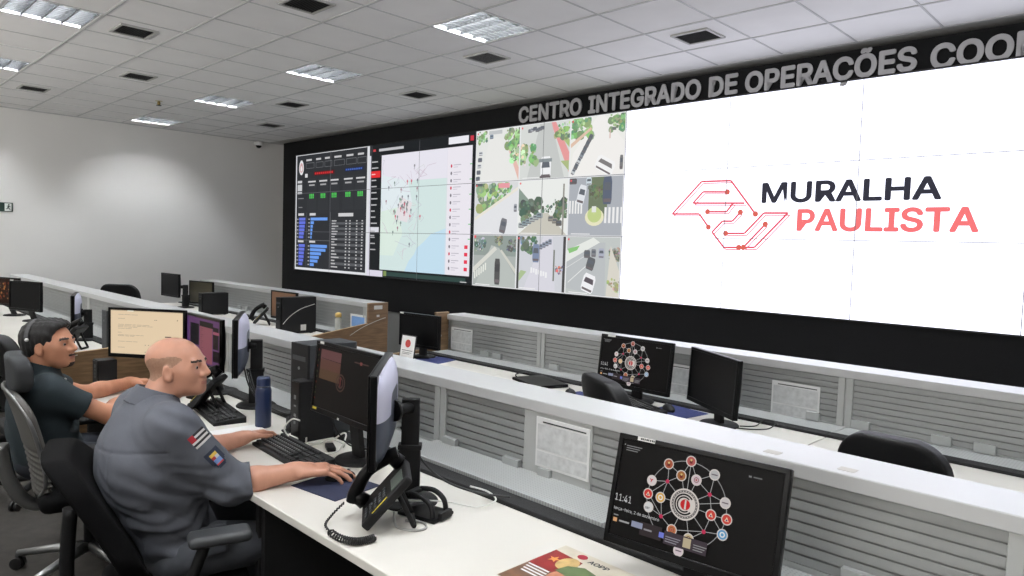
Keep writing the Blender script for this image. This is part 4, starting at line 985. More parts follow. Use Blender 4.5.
def minipc(label, x, y, h_=0.2, z=DZ, rz=0.0, w_=0.06, d=0.17):
    t = thing('mini_computer', label, 'computer', (x, y, z), rz, 'mini computers')
    MB().box(-w_/2, w_/2, -d/2, d/2, 0, h_, bev=0.004).build('case', BLACKM, t)
    MB().box(-w_/2+0.004, w_/2-0.004, -d/2-0.003, -d/2, 0.006, h_-0.006, bev=0.001).build('front_panel', BLACKG, t)
    for k, (zz, hh) in enumerate(((0.30, 0.012), (0.42, 0.012), (0.58, 0.007), (0.70, 0.018))): MB().box(-0.008, 0.008, -d/2-0.0042, -d/2-0.003, h_*zz, h_*zz+hh).build('port', MGREY, t)
    return t
minipc('upright black mini computer between the large tower and the officer\'s dark screen', 7.74, -4.075, 0.27, w_=0.075, d=0.17)
minipc('black mini computer standing between the two seated men, below the cream screen', 5.99, -4.42, 0.15, w_=0.1, d=0.1)
t = tower('computer_tower', 'black tower with a square white sticker on its side, second row left of the aisle', 4.47, -2.39, 0.10, 0.36, 0.345)
MB().box(0.05, 0.0515, 0.02, 0.075, 0.03, 0.085).build('sticker', STICKER, t)
MB().tube(smooth_path([(0.054, -0.16, 0.10), (0.054, -0.09, 0.17), (0.054, 0.02, 0.235), (0.054, 0.16, 0.275)], 6), 0.003, 6).build('cable', CABLE_W, t)
tower('computer_tower', 'small black tower lying before the partition near the plain left wall', 2.55, -2.37, 0.10, 0.30, 0.25)
tower('computer_tower', 'grey tower behind the cables left of the cream screen', 4.62, -3.95, 0.12, 0.2, 0.30, m_=mat('grey case', (96, 98, 98), 0.5, 0.2), front=DGREY)

# ================================================================ keyboards, mice, pads
def keyboard(label, x, y, rz, L=0.455, D=0.15, m_=BLACKM):
    t = thing('keyboard', label, 'keyboard', (x, y, DZ), rz, 'keyboards')
    MB().prism([(-D/2, 0.0), (D/2, 0.0), (D/2, 0.030), (-D/2, 0.014)], 'x', -L/2, L/2, bev=0.003).build('body', m_, t)
    m = MB(); sl = 0.016/D
    def key(x0, x1, r_):
        y0 = -D/2+0.014+r_*0.0200+(0.006 if r_ == 5 else 0); y1 = y0+0.0165; z = 0.014+(y0+D/2)*sl
        m.box(x0, x1, y0, y1, z-0.002, z+0.0095, bev=0.0018, seg=1)
    x0 = -L/2+0.012; p = 0.0193
    for r_ in range(6):
        k = 0
        if r_ == 0:
            for a, b in ((0, 1.25), (1.3, 2.5), (2.55, 3.75), (3.8, 9.9), (10, 11.2), (11.25, 12.4), (12.5, 13.6), (13.7, 15)): key(x0+a*p, x0+b*p-0.002, 0)
        else:
            w0 = (0, 1.3, 0.8, 0.5, 0, 0)[r_]
            if w0: key(x0, x0+(w0+0.95)*p-0.003, r_)
            s = (w0+1) if w0 else 0
            while s < 14.0: key(x0+s*p, x0+(s+1)*p-0.0025, r_); s += 1
            key(x0+s*p, x0+15*p-0.002, r_)
        for a in (15.4, 16.4, 17.4):
            if r_ in (0, 4, 5, 3) or (r_ == 1 and a == 16.4): key(x0+a*p, x0+(a+1)*p-0.0025, r_)
        for a in (18.8, 19.8, 20.8, 21.8):
            if r_ < 5: key(x0+a*p, min(L/2-0.008, x0+(a+1)*p-0.0025), r_)
    m.build('keys', mat('black key caps', (30, 30, 31), 0.5, var=0.1), t)
    m = MB()
    for r_ in range(1, 5):
        for k in range(13):
            xx = x0+(k+1.3)*p; yy = -D/2+0.014+r_*0.02+0.008; z = 0.014+(yy+D/2)*sl+0.0099
            m.box(xx, xx+0.0045, yy, yy+0.004, z-0.0004, z+0.0003)
    m.build('key_legends', mat('white print', (170, 170, 170), 0.6), t)
    return t
keyboard('black keyboard under the bald officer\'s left hand', 7.905, -4.262, -0.06)
keyboard('black keyboard behind the officer\'s chin, left of the blue bottle', 7.06, -4.215, -0.15, 0.47)
keyboard('black keyboard in front of the small network screen', 8.30, -2.40, -0.42, 0.42)
def mouse(label, x, y, rz, z=DZ):
    t = thing('computer_mouse', label, 'computer mouse', (x, y, z), rz, 'mice')
    fn = combine([(f_ell((0, 0, 0.008), (0.031, 0.056, 0.027)), 'u', 0), (f_box((0, 0, -0.05), (0.1, 0.1, 0.05), rad=0.001), 's', 0.003)])
    sdf_mesh('body', fn, (-0.04, -0.065, -0.01), (0.04, 0.065, 0.045), 0.003, BLACKM, t)
    MB().cyl((-0.004, 0.03, 0.030), (0.004, 0.03, 0.030), 0.006, 12).build('scroll_wheel', DGREY, t)
    return t
def pad(label, x, y, w_, d, rz, m_):
    o = MB().box(-w_/2, w_/2, -d/2, d/2, 0, 0.003, bev=0.0012).build('mouse_pad', m_); o.location = (x, y, DZ); o.rotation_euler = (0, 0, rz)
    return tag(o, label, 'mouse pad', 'mouse pads')
pad('navy mouse pad under the bald officer\'s right hand', 8.335, -4.32, 0.24, 0.21, 0.15, PADNAVY)
mouse('black mouse under the officer\'s right hand', 8.29, -4.275, -0.35, DZ+0.003)
pad('blue mouse pad between the small network screen and the turned monitor', 8.50, -2.27, 0.25, 0.2, -0.12, PADBLUE)
mouse('black mouse on the blue pad before the turned monitor', 8.455, -2.30, 0.9, DZ+0.003)
pad('blue mouse pad by the black chair\'s left side', 7.91, -2.40, 0.22, 0.18, -0.2, PADBLUE)
mouse('black mouse on the pad beside the closed laptop', 7.85, -2.42, 0.9, DZ+0.003)
pad('blue mouse pad below the black monitor with the card stand', 6.40, -2.30, 0.26, 0.30, 0.25, PADBLUE)
t = thing('laptop', 'thin closed black laptop lying on the second row desk', 'laptop', (7.50, -2.31, DZ), -0.33)
MB().box(-0.17, 0.17, -0.115, 0.115, 0.003, 0.014, bev=0.004).build('base', BLACKM, t); MB().box(-0.17, 0.17, -0.115, 0.115, 0.0145, 0.021, bev=0.003).build('lid', BLACKG, t)
for sx in (-1, 1):
    for sy in (-1, 1): MB().cyl((sx*.14, sy*.09, 0), (sx*.14, sy*.09, 0.004), 0.008, 10).build('foot', BLACK, t)
o = MB().tube(smooth_path([(7.38, -2.36, DZ+0.004), (7.30, -2.33, DZ+0.03), (7.27, -2.22, DZ+0.03), (7.25, -2.16, DZ+0.02)]), 0.004, 8).build('laptop_cable', CABLE_B)
tag(o, 'black cable leading from the closed laptop to the desk edge', 'cable')
# ================================================================ bottle, papers, card stand
t = thing('water_bottle', 'dark blue metal water bottle standing on the desk beside the keyboard', 'bottle', (7.42, -4.15, DZ))
MB().lathe([(0.034, 0), (0.036, 0.004), (0.036, 0.172), (0.033, 0.184), (0.029, 0.192)], seg=32).build('body', NAVY, t)
c = MB().lathe([(0.0295, 0.192), (0.031, 0.196), (0.031, 0.226), (0.027, 0.236), (0.012, 0.238)], seg=28).build('cap', NAVY, t)
m = MB(); m.tube([(0.0305*math.cos(a), 0.0305*math.sin(a), 0.194) for a in np.linspace(0, 6.283, 28)[:-1]], 0.002, 6, closed=True); m.build('neck_ring', mat('dull steel', (120, 124, 130), 0.35, 0.8), t)
MB().lathe([(0.006, 0), (0.006, 0.0015)], c=(0, 0, 0.2385), seg=14).build('cap_mark', SILVER, c)
t = thing('notepad', 'stack of white paper on the desk between the officer\'s arm and the blue bottle', 'paper', (7.475, -4.31, DZ), -0.05)
MB().box(-0.105, 0.105, -0.14, 0.14, 0, 0.006, bev=0.001).build('sheets', PAPER, t); MB().box(-0.105, 0.105, -0.1405, 0.1405, 0, 0.0012).build('backing_board', MGREY, t)
t = thing('card_stand', 'white card with a red emblem in a slanted stand, before the black monitor', 'card stand', (6.27, -2.46, DZ), 0.05)
m = MB().at(Matrix.Rotation(-0.16, 4, 'X')); m.box(-0.085, 0.085, 0, 0.006, 0.0, 0.19, bev=0.001); m.build('board', BLACK, t)
m = MB().at(Matrix.Rotation(-0.16, 4, 'X')); m.box(-0.077, 0.077, -0.0015, 0, 0.008, 0.182); card = m.build('card', PAPER, t)
m = MB().at(Matrix.Rotation(-0.16, 4, 'X'))
m.prism([(0.030*math.cos(a), 0.125+0.030*math.sin(a)) for a in np.linspace(0, 6.283, 24)[:-1]], 'y', -0.003, -0.0015); m.build('emblem', mat('red print', (196, 70, 66), 0.6), card)
m = MB().at(Matrix.Rotation(-0.16, 4, 'X')); m.box(-0.06, 0.06, -0.0025, -0.0015, 0.07, 0.074); m.box(-0.05, 0.05, -0.0025, -0.0015, 0.055, 0.058); m.box(-0.05, 0.03, -0.0025, -0.0015, 0.045, 0.048); m.build('printed_lines', DGREY, card)
MB().prism([(0.0, 0.002), (0.07, 0.0), (0.07, 0.004), (0.022, 0.11)], 'x', -0.01, 0.01).build('prop', BLACK, t)
# magazine
t = thing('magazine', 'glossy magazine with a green helmet on its cover, at the lower edge of the photo', 'magazine', (9.365, -4.235, DZ), -0.02)
MB().box(-0.145, 0.145, -0.14, 0.14, 0, 0.006, bev=0.0008).build('pages', PAPER, t)
cvr = MB().box(-0.145, 0.145, -0.14, 0.14, 0.006, 0.0068).build('cover', mat('cover cream', (206, 198, 180), 0.3, var=0.08, scale=20), t)
def flat(name, poly, m_, z, par):
    return MB().prism(poly, 'z', z, z+0.0004).build(name, m_, par)
def oval(x, y, a, b, n=20): return [(x+a*math.cos(2*math.pi*i/n), y+b*math.sin(2*math.pi*i/n)) for i in range(n)]
flat('cover_photo', [(-0.143, -0.138), (0.143, -0.138), (0.143, 0.02), (-0.143, 0.08)], mat('cover brown', (120, 86, 62), 0.3, var=0.3, scale=25), 0.0068, cvr)
flat('cover_photo', [(-0.143, -0.02), (-0.02, -0.02), (-0.035, 0.085), (-0.143, 0.095)], mat('cover red', (150, 40, 40), 0.3, var=0.15, scale=25), 0.0072, cvr)
star = [((0.020 if i % 2 == 0 else 0.008)*math.sin(i*math.pi/5)-0.105, (0.020 if i % 2 == 0 else 0.008)*math.cos(i*math.pi/5)+0.045) for i in range(10)]
flat('cover_star', star, mat('cover orange', (226, 150, 70), 0.3), 0.0076, cvr)
flat('cover_face', oval(-0.005, -0.03, 0.05, 0.055), mat('cover skin', (196, 130, 100), 0.3, var=0.15, scale=40), 0.0076, cvr)
flat('cover_helmet', [(-0.06, -0.005), (0.06, -0.015), (0.062, 0.02), (0.035, 0.055), (-0.01, 0.065), (-0.05, 0.04)], mat('cover green', (96, 116, 72), 0.3, var=0.15, scale=30), 0.0080, cvr)
flat('cover_figure', oval(-0.06, 0.05, 0.03, 0.04), mat('cover tan', (200, 170, 110), 0.3, var=0.2, scale=30), 0.0078, cvr)
for k in range(4): flat('cover_lines', [(-0.135+0.004*k, -0.03-0.014*k), (-0.06+0.004*k, -0.03-0.014*k), (-0.06+0.004*k, -0.024-0.014*k), (-0.135+0.004*k, -0.024-0.014*k)], PAPER, 0.0081, cvr)
o = text_mesh('cover_title', 'AOPP', 0.036, DGREY, cvr, bold=0.0008); o.location = (-0.03, 0.098, 0.0074)
flat('cover_badge', oval(-0.06, 0.115, 0.016, 0.014), mat('cover crimson', (170, 40, 60), 0.3), 0.0072, cvr)
# ================================================================ telephones
def telephone(label, x, y, rz, tilt=0.85, cord=None):
    t = thing('telephone', label, 'telephone', (x, y, DZ), rz, 'desk telephones')
    B_ = Matrix.Translation((0, 0.0, 0.012)) @ Matrix.Rotation(tilt, 4, 'X')
    m = MB().at(B_); m.box(-0.095, 0.095, 0, 0.20, 0.0, 0.028, bev=0.007); b = m.build('body', BLACKM, t)
    m = MB().at(B_)
    for i in range(4):
        for j in range(5): m.box(0.0+i*0.021, 0.0+i*0.021+0.015, 0.02+j*0.020, 0.02+j*0.020+0.012, 0.027, 0.033, bev=0.002, seg=1)
    m.build('keypad', DGREY, b)
    m = MB().at(B_); m.box(-0.01, 0.082, 0.135, 0.185, 0.027, 0.031, bev=0.002); m.build('display', mat('phone lcd', (92, 100, 92), 0.3), b)
    m = MB().at(B_); m.box(0.087, 0.091, 0.05, 0.115, 0.0275, 0.0290); m.build('yellow_label', YELLOW, b)
    m = MB().at(B_)
    pts = smooth_path([(-0.058, 0.0, 0.062), (-0.058, 0.03, 0.078), (-0.058, 0.10, 0.094), (-0.058, 0.17, 0.078), (-0.058, 0.205, 0.060)], 5)
    m.tube(pts, [0.020+0.004*abs(math.cos(math.pi*i/(len(pts)-1))) for i in range(len(pts))], 12)
    m.tube([(-0.058, 0.02, 0.075), (-0.058, 0.022, 0.034)], [0.022, 0.026], 14); m.tube([(-0.058, 0.185, 0.072), (-0.058, 0.185, 0.034)], [0.022, 0.026], 14)
    h = m.build('handset', BLACKG, t)
    m = MB(); m.tube([(-0.05, 0.085, 0.12), (-0.05, 0.14, 0.008)], 0.008, 8); m.tube([(0.05, 0.085, 0.12), (0.05, 0.14, 0.008)], 0.008, 8); m.tube([(-0.05, 0.14, 0.008), (0.05, 0.14, 0.008)], 0.008, 8)
    m.build('stand', BLACKM, t)
    if cord:
        iv = Matrix.Rotation(-rz, 4, 'Z'); ax = smooth_path([iv @ Vector((p[0]-x, p[1]-y, p[2]-DZ)) for p in cord], 8)
        P = []
        N = 260
        for i in range(N):
            s = i/(N-1)*(len(ax)-1); k = min(int(s), len(ax)-2); c_ = ax[k].lerp(ax[k+1], s-k); tg = (ax[k+1]-ax[k]).normalized()
            sd = tg.cross(Vector((0, 0, 1))).normalized(); up = sd.cross(tg); a = i*0.9
            r_ = 0.0095 if i > 110 else 0.002
            P.append(c_+sd*math.cos(a)*r_+up*math.sin(a)*r_)
        MB().tube(P, 0.0028, 5).build('coiled_cord', CABLE_B, t)
    return t
telephone('black desk telephone tilted up on its stand, coiled cord in front, nearest desk', 8.70, -4.43, -0.60, cord=[(8.61, -4.46, 0.79), (8.60, -4.50, 0.755), (8.655, -4.552, 0.753), (8.745, -4.568, 0.753), (8.80, -4.552, 0.753), (8.818, -4.525, 0.753), (8.822, -4.49, 0.753)])
telephone('black desk telephone beneath the edge-on monitor, behind the officer\'s face', 6.93, -4.27, -0.75)
telephone('dark telephone before the brown screen in the second row', 3.69, -2.42, -0.5)
telephone('dark telephone behind the face of the man in the dark shirt', 4.42, -4.26, -0.7)
# device cradle by the column
t = thing('device_cradle', 'small black stand with two curved arms beside the tall column on the nearest desk', 'stand', (8.755, -4.245, DZ), 0.25)
MB().box(-0.075, 0.075, -0.055, 0.055, 0.0, 0.013, bev=0.005).build('base', BLACKG, t)
MB().box(0.07, 0.085, -0.03, 0.03, 0.004, 0.03, bev=0.003).build('clip', BLACKM, t)
for sy in (-1, 1):
    MB().tube(smooth_path([(0.055, sy*0.036, 0.012), (0.045, sy*0.036, 0.05), (0.005, sy*0.036, 0.072), (-0.045, sy*0.03, 0.07)], 6), [0.0085]*19, 8).build('arm', BLACKM, t)
MB().box(-0.06, -0.035, -0.036, 0.036, 0.06, 0.074, bev=0.004).build('crossbar', BLACKM, t)
# loose boxes, adapters and cables behind the keyboard
t = thing('card_reader', 'small black upright box behind the keyboard, beside the officer\'s left hand', 'device', (7.585, -4.10, DZ), -0.2)
MB().box(-0.032, 0.032, -0.012, 0.012, 0, 0.068, bev=0.004).build('body', BLACKM, t); MB().box(-0.038, 0.038, -0.03, 0.012, 0, 0.008, bev=0.002).build('foot', BLACKM, t)
t = thing('adapter_box', 'small pale grey adapter box behind the keyboard', 'device', (7.73, -4.145, DZ), -0.15)
MB().box(-0.045, 0.045, -0.03, 0.03, 0, 0.026, bev=0.004).build('case', mat('pale beige plastic', (206, 204, 196), 0.5), t); MB().box(0.02, 0.04, -0.0315, -0.03, 0.006, 0.018).build('socket', BLACK, t)
t = thing('usb_hub', 'small flat black device lying among white cables before the round stand', 'device', (7.93, -4.10, DZ), -0.4)
MB().box(-0.04, 0.04, -0.018, 0.018, 0, 0.018, bev=0.004).build('case', BLACKM, t); MB().box(-0.03, 0.03, -0.0195, -0.018, 0.005, 0.011).build('port', DGREY, t)
def cable(label, pts, r=0.0035, m_=CABLE_W):
    o = MB().tube(smooth_path(pts, 10), r, 8).build('cable', m_); return tag(o, label, 'cable', 'loose cables')
z = DZ+0.004
cable('white cable rising from the mini computer and looping behind the keyboard', [(7.79, -4.165, 0.845), (7.765, -4.19, 0.85), (7.74, -4.21, 0.80), (7.80, -4.17, z), (7.90, -4.14, z+0.02), (7.96, -4.12, z+0.05), (8.0, -4.08, z+0.03), (7.95, -4.05, z)])
cable('white cable looped around the small flat black device', [(7.80, -4.13, z), (7.86, -4.06, z+0.01), (7.93, -4.04, z+0.055), (8.0, -4.07, z+0.06), (8.03, -4.12, z+0.02), (7.99, -4.15, z), (7.90, -4.155, z)])
cable('thin black cable hanging below the dark screen', [(8.02, -4.15, 0.92), (8.02, -4.13, 0.85), (8.05, -4.08, 0.78), (8.10, -4.0, 0.765)], 0.003, CABLE_B)
cable('white cable running from the column to the black cradle', [(8.60, -4.31, z), (8.64, -4.29, z+0.02), (8.70, -4.25, z+0.028), (8.77, -4.17, z+0.025), (8.84, -4.10, z+0.01), (8.86, -4.03, z+0.02), (8.78, -3.99, z+0.02), (8.70, -4.0, z+0.02)], 0.003)
cable('grey cable loop under the telephone stand', [(8.74, -4.36, z+0.03), (8.78, -4.38, z), (8.84, -4.36, z), (8.85, -4.32, z), (8.81, -4.30, z), (8.76, -4.33, z)], 0.004, mat('grey cable', (150, 150, 146), 0.5))
cable('black cables hanging from the back of the lilac-labelled monitor to the desk', [(8.55, -4.20, 0.98), (8.60, -4.14, 0.86), (8.68, -4.10, 0.80), (8.78, -4.04, 0.772), (8.88, -3.98, 0.77)], 0.004, CABLE_B)
cable('black cable curling on the desk at the foot of the turned monitor', [(8.88, -2.31, z), (8.93, -2.24, z), (8.93, -2.15, z+0.012), (9.0, -2.16, z+0.02), (9.0, -2.24, z), (8.95, -2.32, z), (8.89, -2.36, z)], 0.003, CABLE_B)
cable('white cable loop on the papers below the cream screen', [(6.25, -4.40, z), (6.3, -4.28, z), (6.40, -4.22, z+0.02), (6.47, -4.22, z+0.075), (6.44, -4.27, z+0.05), (6.46, -4.32, z), (6.52, -4.34, z)], 0.004)
for k, (dx, lab) in enumerate(((0.0, 'leftmost black cable hanging from the column beside the blue bottle'), (0.03, 'middle black cable hanging from the column beside the blue bottle'), (0.06, 'rightmost black cable hanging from the column beside the blue bottle'))):
    cable(lab, [(7.02+dx, -4.06, 0.95), (7.10+dx, -4.07, 0.87), (7.19+dx, -4.05, 0.80), (7.27+dx, -4.0, 0.765), (7.33+dx, -3.95, 0.762)], 0.004, CABLE_B)
cable('thin grey cables standing out between the grey tower and the blue bottle', [(7.48, -4.03, z+0.02), (7.54, -3.96, 0.80), (7.58, -3.92, 0.87), (7.575, -3.88, 0.93)], 0.003, mat('grey cable', (150, 150, 146), 0.5))
o = thing('loose_papers', 'loose white papers on the desk below the cream screen', 'paper', (6.33, -4.32, DZ), 0.2)
MB().box(-0.14, 0.14, -0.10, 0.10, 0, 0.003, bev=0.0008).build('lower_sheet', PAPER, o)
m = MB().at(Matrix.Rotation(0.25, 4, 'Z')); m.box(-0.12, 0.12, -0.09, 0.09, 0.003, 0.006, bev=0.0008); m.build('upper_sheet', PAPER, o)
# ================================================================ chairs
def rot_z(a): return np.array([[math.cos(a), -math.sin(a), 0], [math.sin(a), math.cos(a), 0], [0, 0, 1]])
def pad_fn(c, half, rad, bend=0.0, lean=0.0, taper=0.0):
    """rounded slab standing in x-z, thin in y, bent round the sitter and leaning back"""
    c = np.array(c)
    def f(p):
        q = p-c; z = q[:, 2]; x = q[:, 0]
        y = q[:, 1]+lean*z-bend*x*x+0.25*z*z
        wx = half[0]*(1-taper*np.clip(z/half[2], -1, 1))
        a = np.stack([np.abs(x)*half[0]/wx, np.abs(y), np.abs(z)], 1)-(np.array(half)-rad)
        # rounded outline in x-z, then thickness
        o = np.linalg.norm(np.maximum(a[:, [0, 2]]-0.0, 0)*1.0, axis=1)+np.minimum(np.maximum(a[:, 0], a[:, 2]), 0)-rad
        t = np.abs(y)-half[1]
        k = 0.018; h = np.maximum(k-np.abs(o-t), 0)/k
        return (np.maximum(o, t)+h*h*k*0.25)*0.85
    return f
def chair_base(t, seat_z, metal, hub=None, spread=0.31):
    MB().cyl((0, 0, 0.10), (0, 0, seat_z-0.06), 0.026, 16).build('gas_column', BLACKM, t)
    for k in range(5):
        a = 2*math.pi*k/5+0.35; c, s = math.cos(a), math.sin(a)
        m = MB(); m.tube([(0.02*c, 0.02*s, 0.115), (0.15*c, 0.15*s, 0.10), (spread*c, spread*s, 0.075)], [0.026, 0.021, 0.016], 10)
        lg = m.build('leg', metal, t)
        m = MB(); px, py = spread*c, spread*s
        m.cyl((px-s*0.022, py+c*0.022, 0.028), (px-s*0.006, py+c*0.006, 0.028), 0.028, 16); m.cyl((px+s*0.006, py-c*0.006, 0.028), (px+s*0.022, py-c*0.022, 0.028), 0.028, 16)
        m.cyl((px, py, 0.03), (px, py, 0.07), 0.010, 8); m.build('caster', BLACK, lg)
def task_chair(label, x, y, rz, seat_z=0.46, back_top=1.0, bw=0.46, arms=False, group='black office chairs', fabric=None, lean=0.18, cx=0.0, by=-0.235):
    t = thing('office_chair', label, 'office chair', (x, y, 0), rz, group); fb = fabric or LEATHER
    sdf_mesh('seat', combine([(f_box((0, 0.02, seat_z-0.035), (0.24, 0.235, 0.042), rad=0.04), 'u', 0.02)]), (-0.27, -0.25, seat_z-0.1), (0.27, 0.28, seat_z+0.03), 0.008, fb, t)
    zb = seat_z+0.10; zc = (zb+back_top)/2; hh = (back_top-zb)/2
    sdf_mesh('backrest', pad_fn((0, by, zc), (bw/2, 0.040, hh), 0.11, bend=0.45, lean=lean, taper=0.10), (-bw/2-0.08, by-0.32, zb-0.06), (bw/2+0.08, by+0.32, back_top+0.06), 0.008, fb, t)
    MB().tube(smooth_path([(0, -0.08, seat_z-0.075), (0, by-0.05, seat_z-0.06), (0, by-0.085, seat_z+0.06), (0, by-0.075, zc)], 6), 0.022, 10).build('back_support', BLACKM, t)
    if arms:
        for s in (-1, 1):
            m = MB(); m.tube(smooth_path([(s*0.15, 0.02, seat_z-0.075), (s*0.29, 0.02, seat_z-0.05), (s*0.30, 0.02, seat_z+0.06), (s*0.30, 0.08, seat_z+0.235)], 5), 0.018, 10); m.build('arm_post', BLACKM, t)
            sdf_mesh('armrest', combine([(f_box((s*0.30, 0.12, seat_z+0.245), (0.046, 0.095, 0.019), rad=0.018), 'u', 0)]), (s*0.30-0.07, -0.01, seat_z+0.20), (s*0.30+0.07, 0.25, seat_z+0.28), 0.006, mat('dark grey armrest', (58, 60, 62), 0.45), t)
    MB().box(-0.1, 0.1, -0.11, 0.11, seat_z-0.10, seat_z-0.07, bev=0.006).build('seat_plate', BLACKM, t)
    chair_base(t, seat_z, BLACKM)
    return t
task_chair('black fabric office chair the bald officer sits on', 8.0, -4.765, -0.28, seat_z=0.42, back_top=0.92, bw=0.50, arms=True, fabric=FABRIC_BLK, lean=0.55, by=-0.225)
task_chair('rounded black chair back before the small network screen, beyond the near partition', 8.68, -2.81, -0.50, back_top=1.03, bw=0.44)
task_chair('wide black chair back in front of the empty white desk at right', 9.81, -2.83, -0.02, back_top=1.03, bw=0.37)
task_chair('black chair back just showing over the far end of the long white top rail', 1.40, -2.88, 0.8, back_top=1.04, bw=0.46)
task_chair('black chair cut by the left edge of the photo, behind the grey mesh chair', 5.47, -4.61, 0.2, back_top=1.02, bw=0.46)

# grey mesh chair with headrest
def mesh_chair(label, x, y, rz):
    t = thing('mesh_chair', label, 'office chair', (x, y, 0), rz); sz = 0.45
    sdf_mesh('seat', combine([(f_box((0, 0.02, sz-0.035), (0.245, 0.24, 0.042), rad=0.04), 'u', 0.02)]), (-0.28, -0.26, sz-0.1), (0.28, 0.29, sz+0.03), 0.008, FABRIC_BLK, t)
    fn0 = pad_fn((0, -0.25, 0.67), (0.235, 0.018, 0.25), 0.12, bend=0.8, lean=0.22, taper=-0.02)
    def ribs(p):
        d = fn0(p); q = p[:, 2]
        return d+np.where(q < 0.66, 0.006*(0.5+0.5*np.sin(q*2*math.pi/0.028)), 0)
    sdf_mesh('backrest', ribs, (-0.33, -0.52, 0.38), (0.33, 0.05, 0.97), 0.007, MESHGREY, t)
    def bk(x_, z_): zz = z_-0.67; return (x_, -0.25-0.22*zz+0.8*x_*x_-0.25*zz*zz-0.012, z_)
    out = [bk(-0.235*s, z) for s, z in ((0.55, 0.43), (0.95, 0.52), (1.0, 0.67), (0.96, 0.82), (0.62, 0.91), (0.0, 0.92), (-0.62, 0.91), (-0.96, 0.82), (-1.0, 0.67), (-0.95, 0.52), (-0.55, 0.43))]
    MB().tube(smooth_path(out, 6), 0.009, 8).build('back_frame', SILVER, t)
    sdf_mesh('headrest', pad_fn((0, -0.29, 0.985), (0.15, 0.035, 0.085), 0.075, bend=1.4, lean=0.05), (-0.22, -0.44, 0.87), (0.22, -0.16, 1.10), 0.007, HEADREST, t)
    m = MB(); m.tube(smooth_path([(0, -0.35, 0.82), (0, -0.40, 0.90), (0, -0.345, 0.975)], 6), 0.016, 8); m.build('headrest_stem', BLACKM, t)
    m = MB(); m.tube(smooth_path([(0, -0.05, sz-0.08), (0, -0.22, sz-0.09), (0, -0.31, sz+0.03), (0, -0.345, 0.66)], 6), [0.03]*19, 10); m.build('spine', SILVER, t)
    for s in (-1, 1):
        m = MB(); m.tube(smooth_path([(s*0.16, -0.02, sz-0.08), (s*0.28, -0.05, sz-0.06), (s*0.31, -0.10, sz+0.05), (s*0.31, -0.14, sz+0.14), (s*0.30, -0.03, sz+0.20)], 6), 0.015, 10); m.build('arm_post', SILVER, t)
        sdf_mesh('armrest', combine([(f_box((s*0.30, 0.04, sz+0.21), (0.045, 0.13, 0.018), rad=0.017), 'u', 0)]), (s*0.30-0.07, -0.11, sz+0.17), (s*0.30+0.07, 0.19, sz+0.25), 0.006, BLACKM, t)
    MB().box(-0.1, 0.1, -0.11, 0.11, sz-0.11, sz-0.07, bev=0.006).build('seat_plate', SILVER, t)
    chair_base(t, sz, SILVER, spread=0.33)
    return t
mesh_chair('grey mesh-backed chair with headrest and silver legs under the man in the dark shirt', 6.76, -4.70, -0.12)

# ================================================================ people
SKIN = mat('skin', (196, 143, 119), 0.40, var=0.05, scale=30)
SKIN2 = mat('skin darker', (196, 138, 108), 0.5, var=0.05, scale=30)
STUB = mat('shaved hair', (158, 121, 99), 0.65, var=0.12, scale=120)
LIPS = mat('lips', (184, 122, 104), 0.5, var=0.04)
BROW = mat('dark brown hair', (48, 36, 30), 0.8, var=0.2, scale=150)
HAIRB = mat('black hair', (20, 18, 18), 0.6, var=0.3, scale=120, bump=0.8, bscale=260)
EYEW = mat('eye white', (166, 148, 138), 0.3, var=0.01); EYED = mat('dark iris', (40, 28, 22), 0.2)
UNIF = mat('blue-grey uniform cloth', (90, 93, 101), 0.85, var=0.05, scale=25, bump=0.3, bscale=500)
TROU = mat('grey uniform trousers', (74, 77, 83), 0.85, var=0.06, scale=25, bump=0.3, bscale=500)
POLO = mat('dark teal polo cloth', (32, 44, 49), 0.85, var=0.06, scale=30, bump=0.3, bscale=500)
JEANS = mat('dark denim', (34, 38, 48), 0.85, var=0.08, scale=40)
SHOE = mat('black shoe leather', (18, 18, 18), 0.4)
def head_axes(yaw, pitch=0.0, roll=0.0):
    """rows: head-local x (right), y (forward), z (up) in world"""
    f = np.array([math.sin(yaw)*math.cos(pitch), math.cos(yaw)*math.cos(pitch), math.sin(pitch)]); r = np.array([math.cos(yaw), -math.sin(yaw), 0]); u = np.cross(r, f)
    r2 = r*math.cos(roll)+u*math.sin(roll); u2 = -r*math.sin(roll)+u*math.cos(roll)
    return np.stack([r2, f, u2])
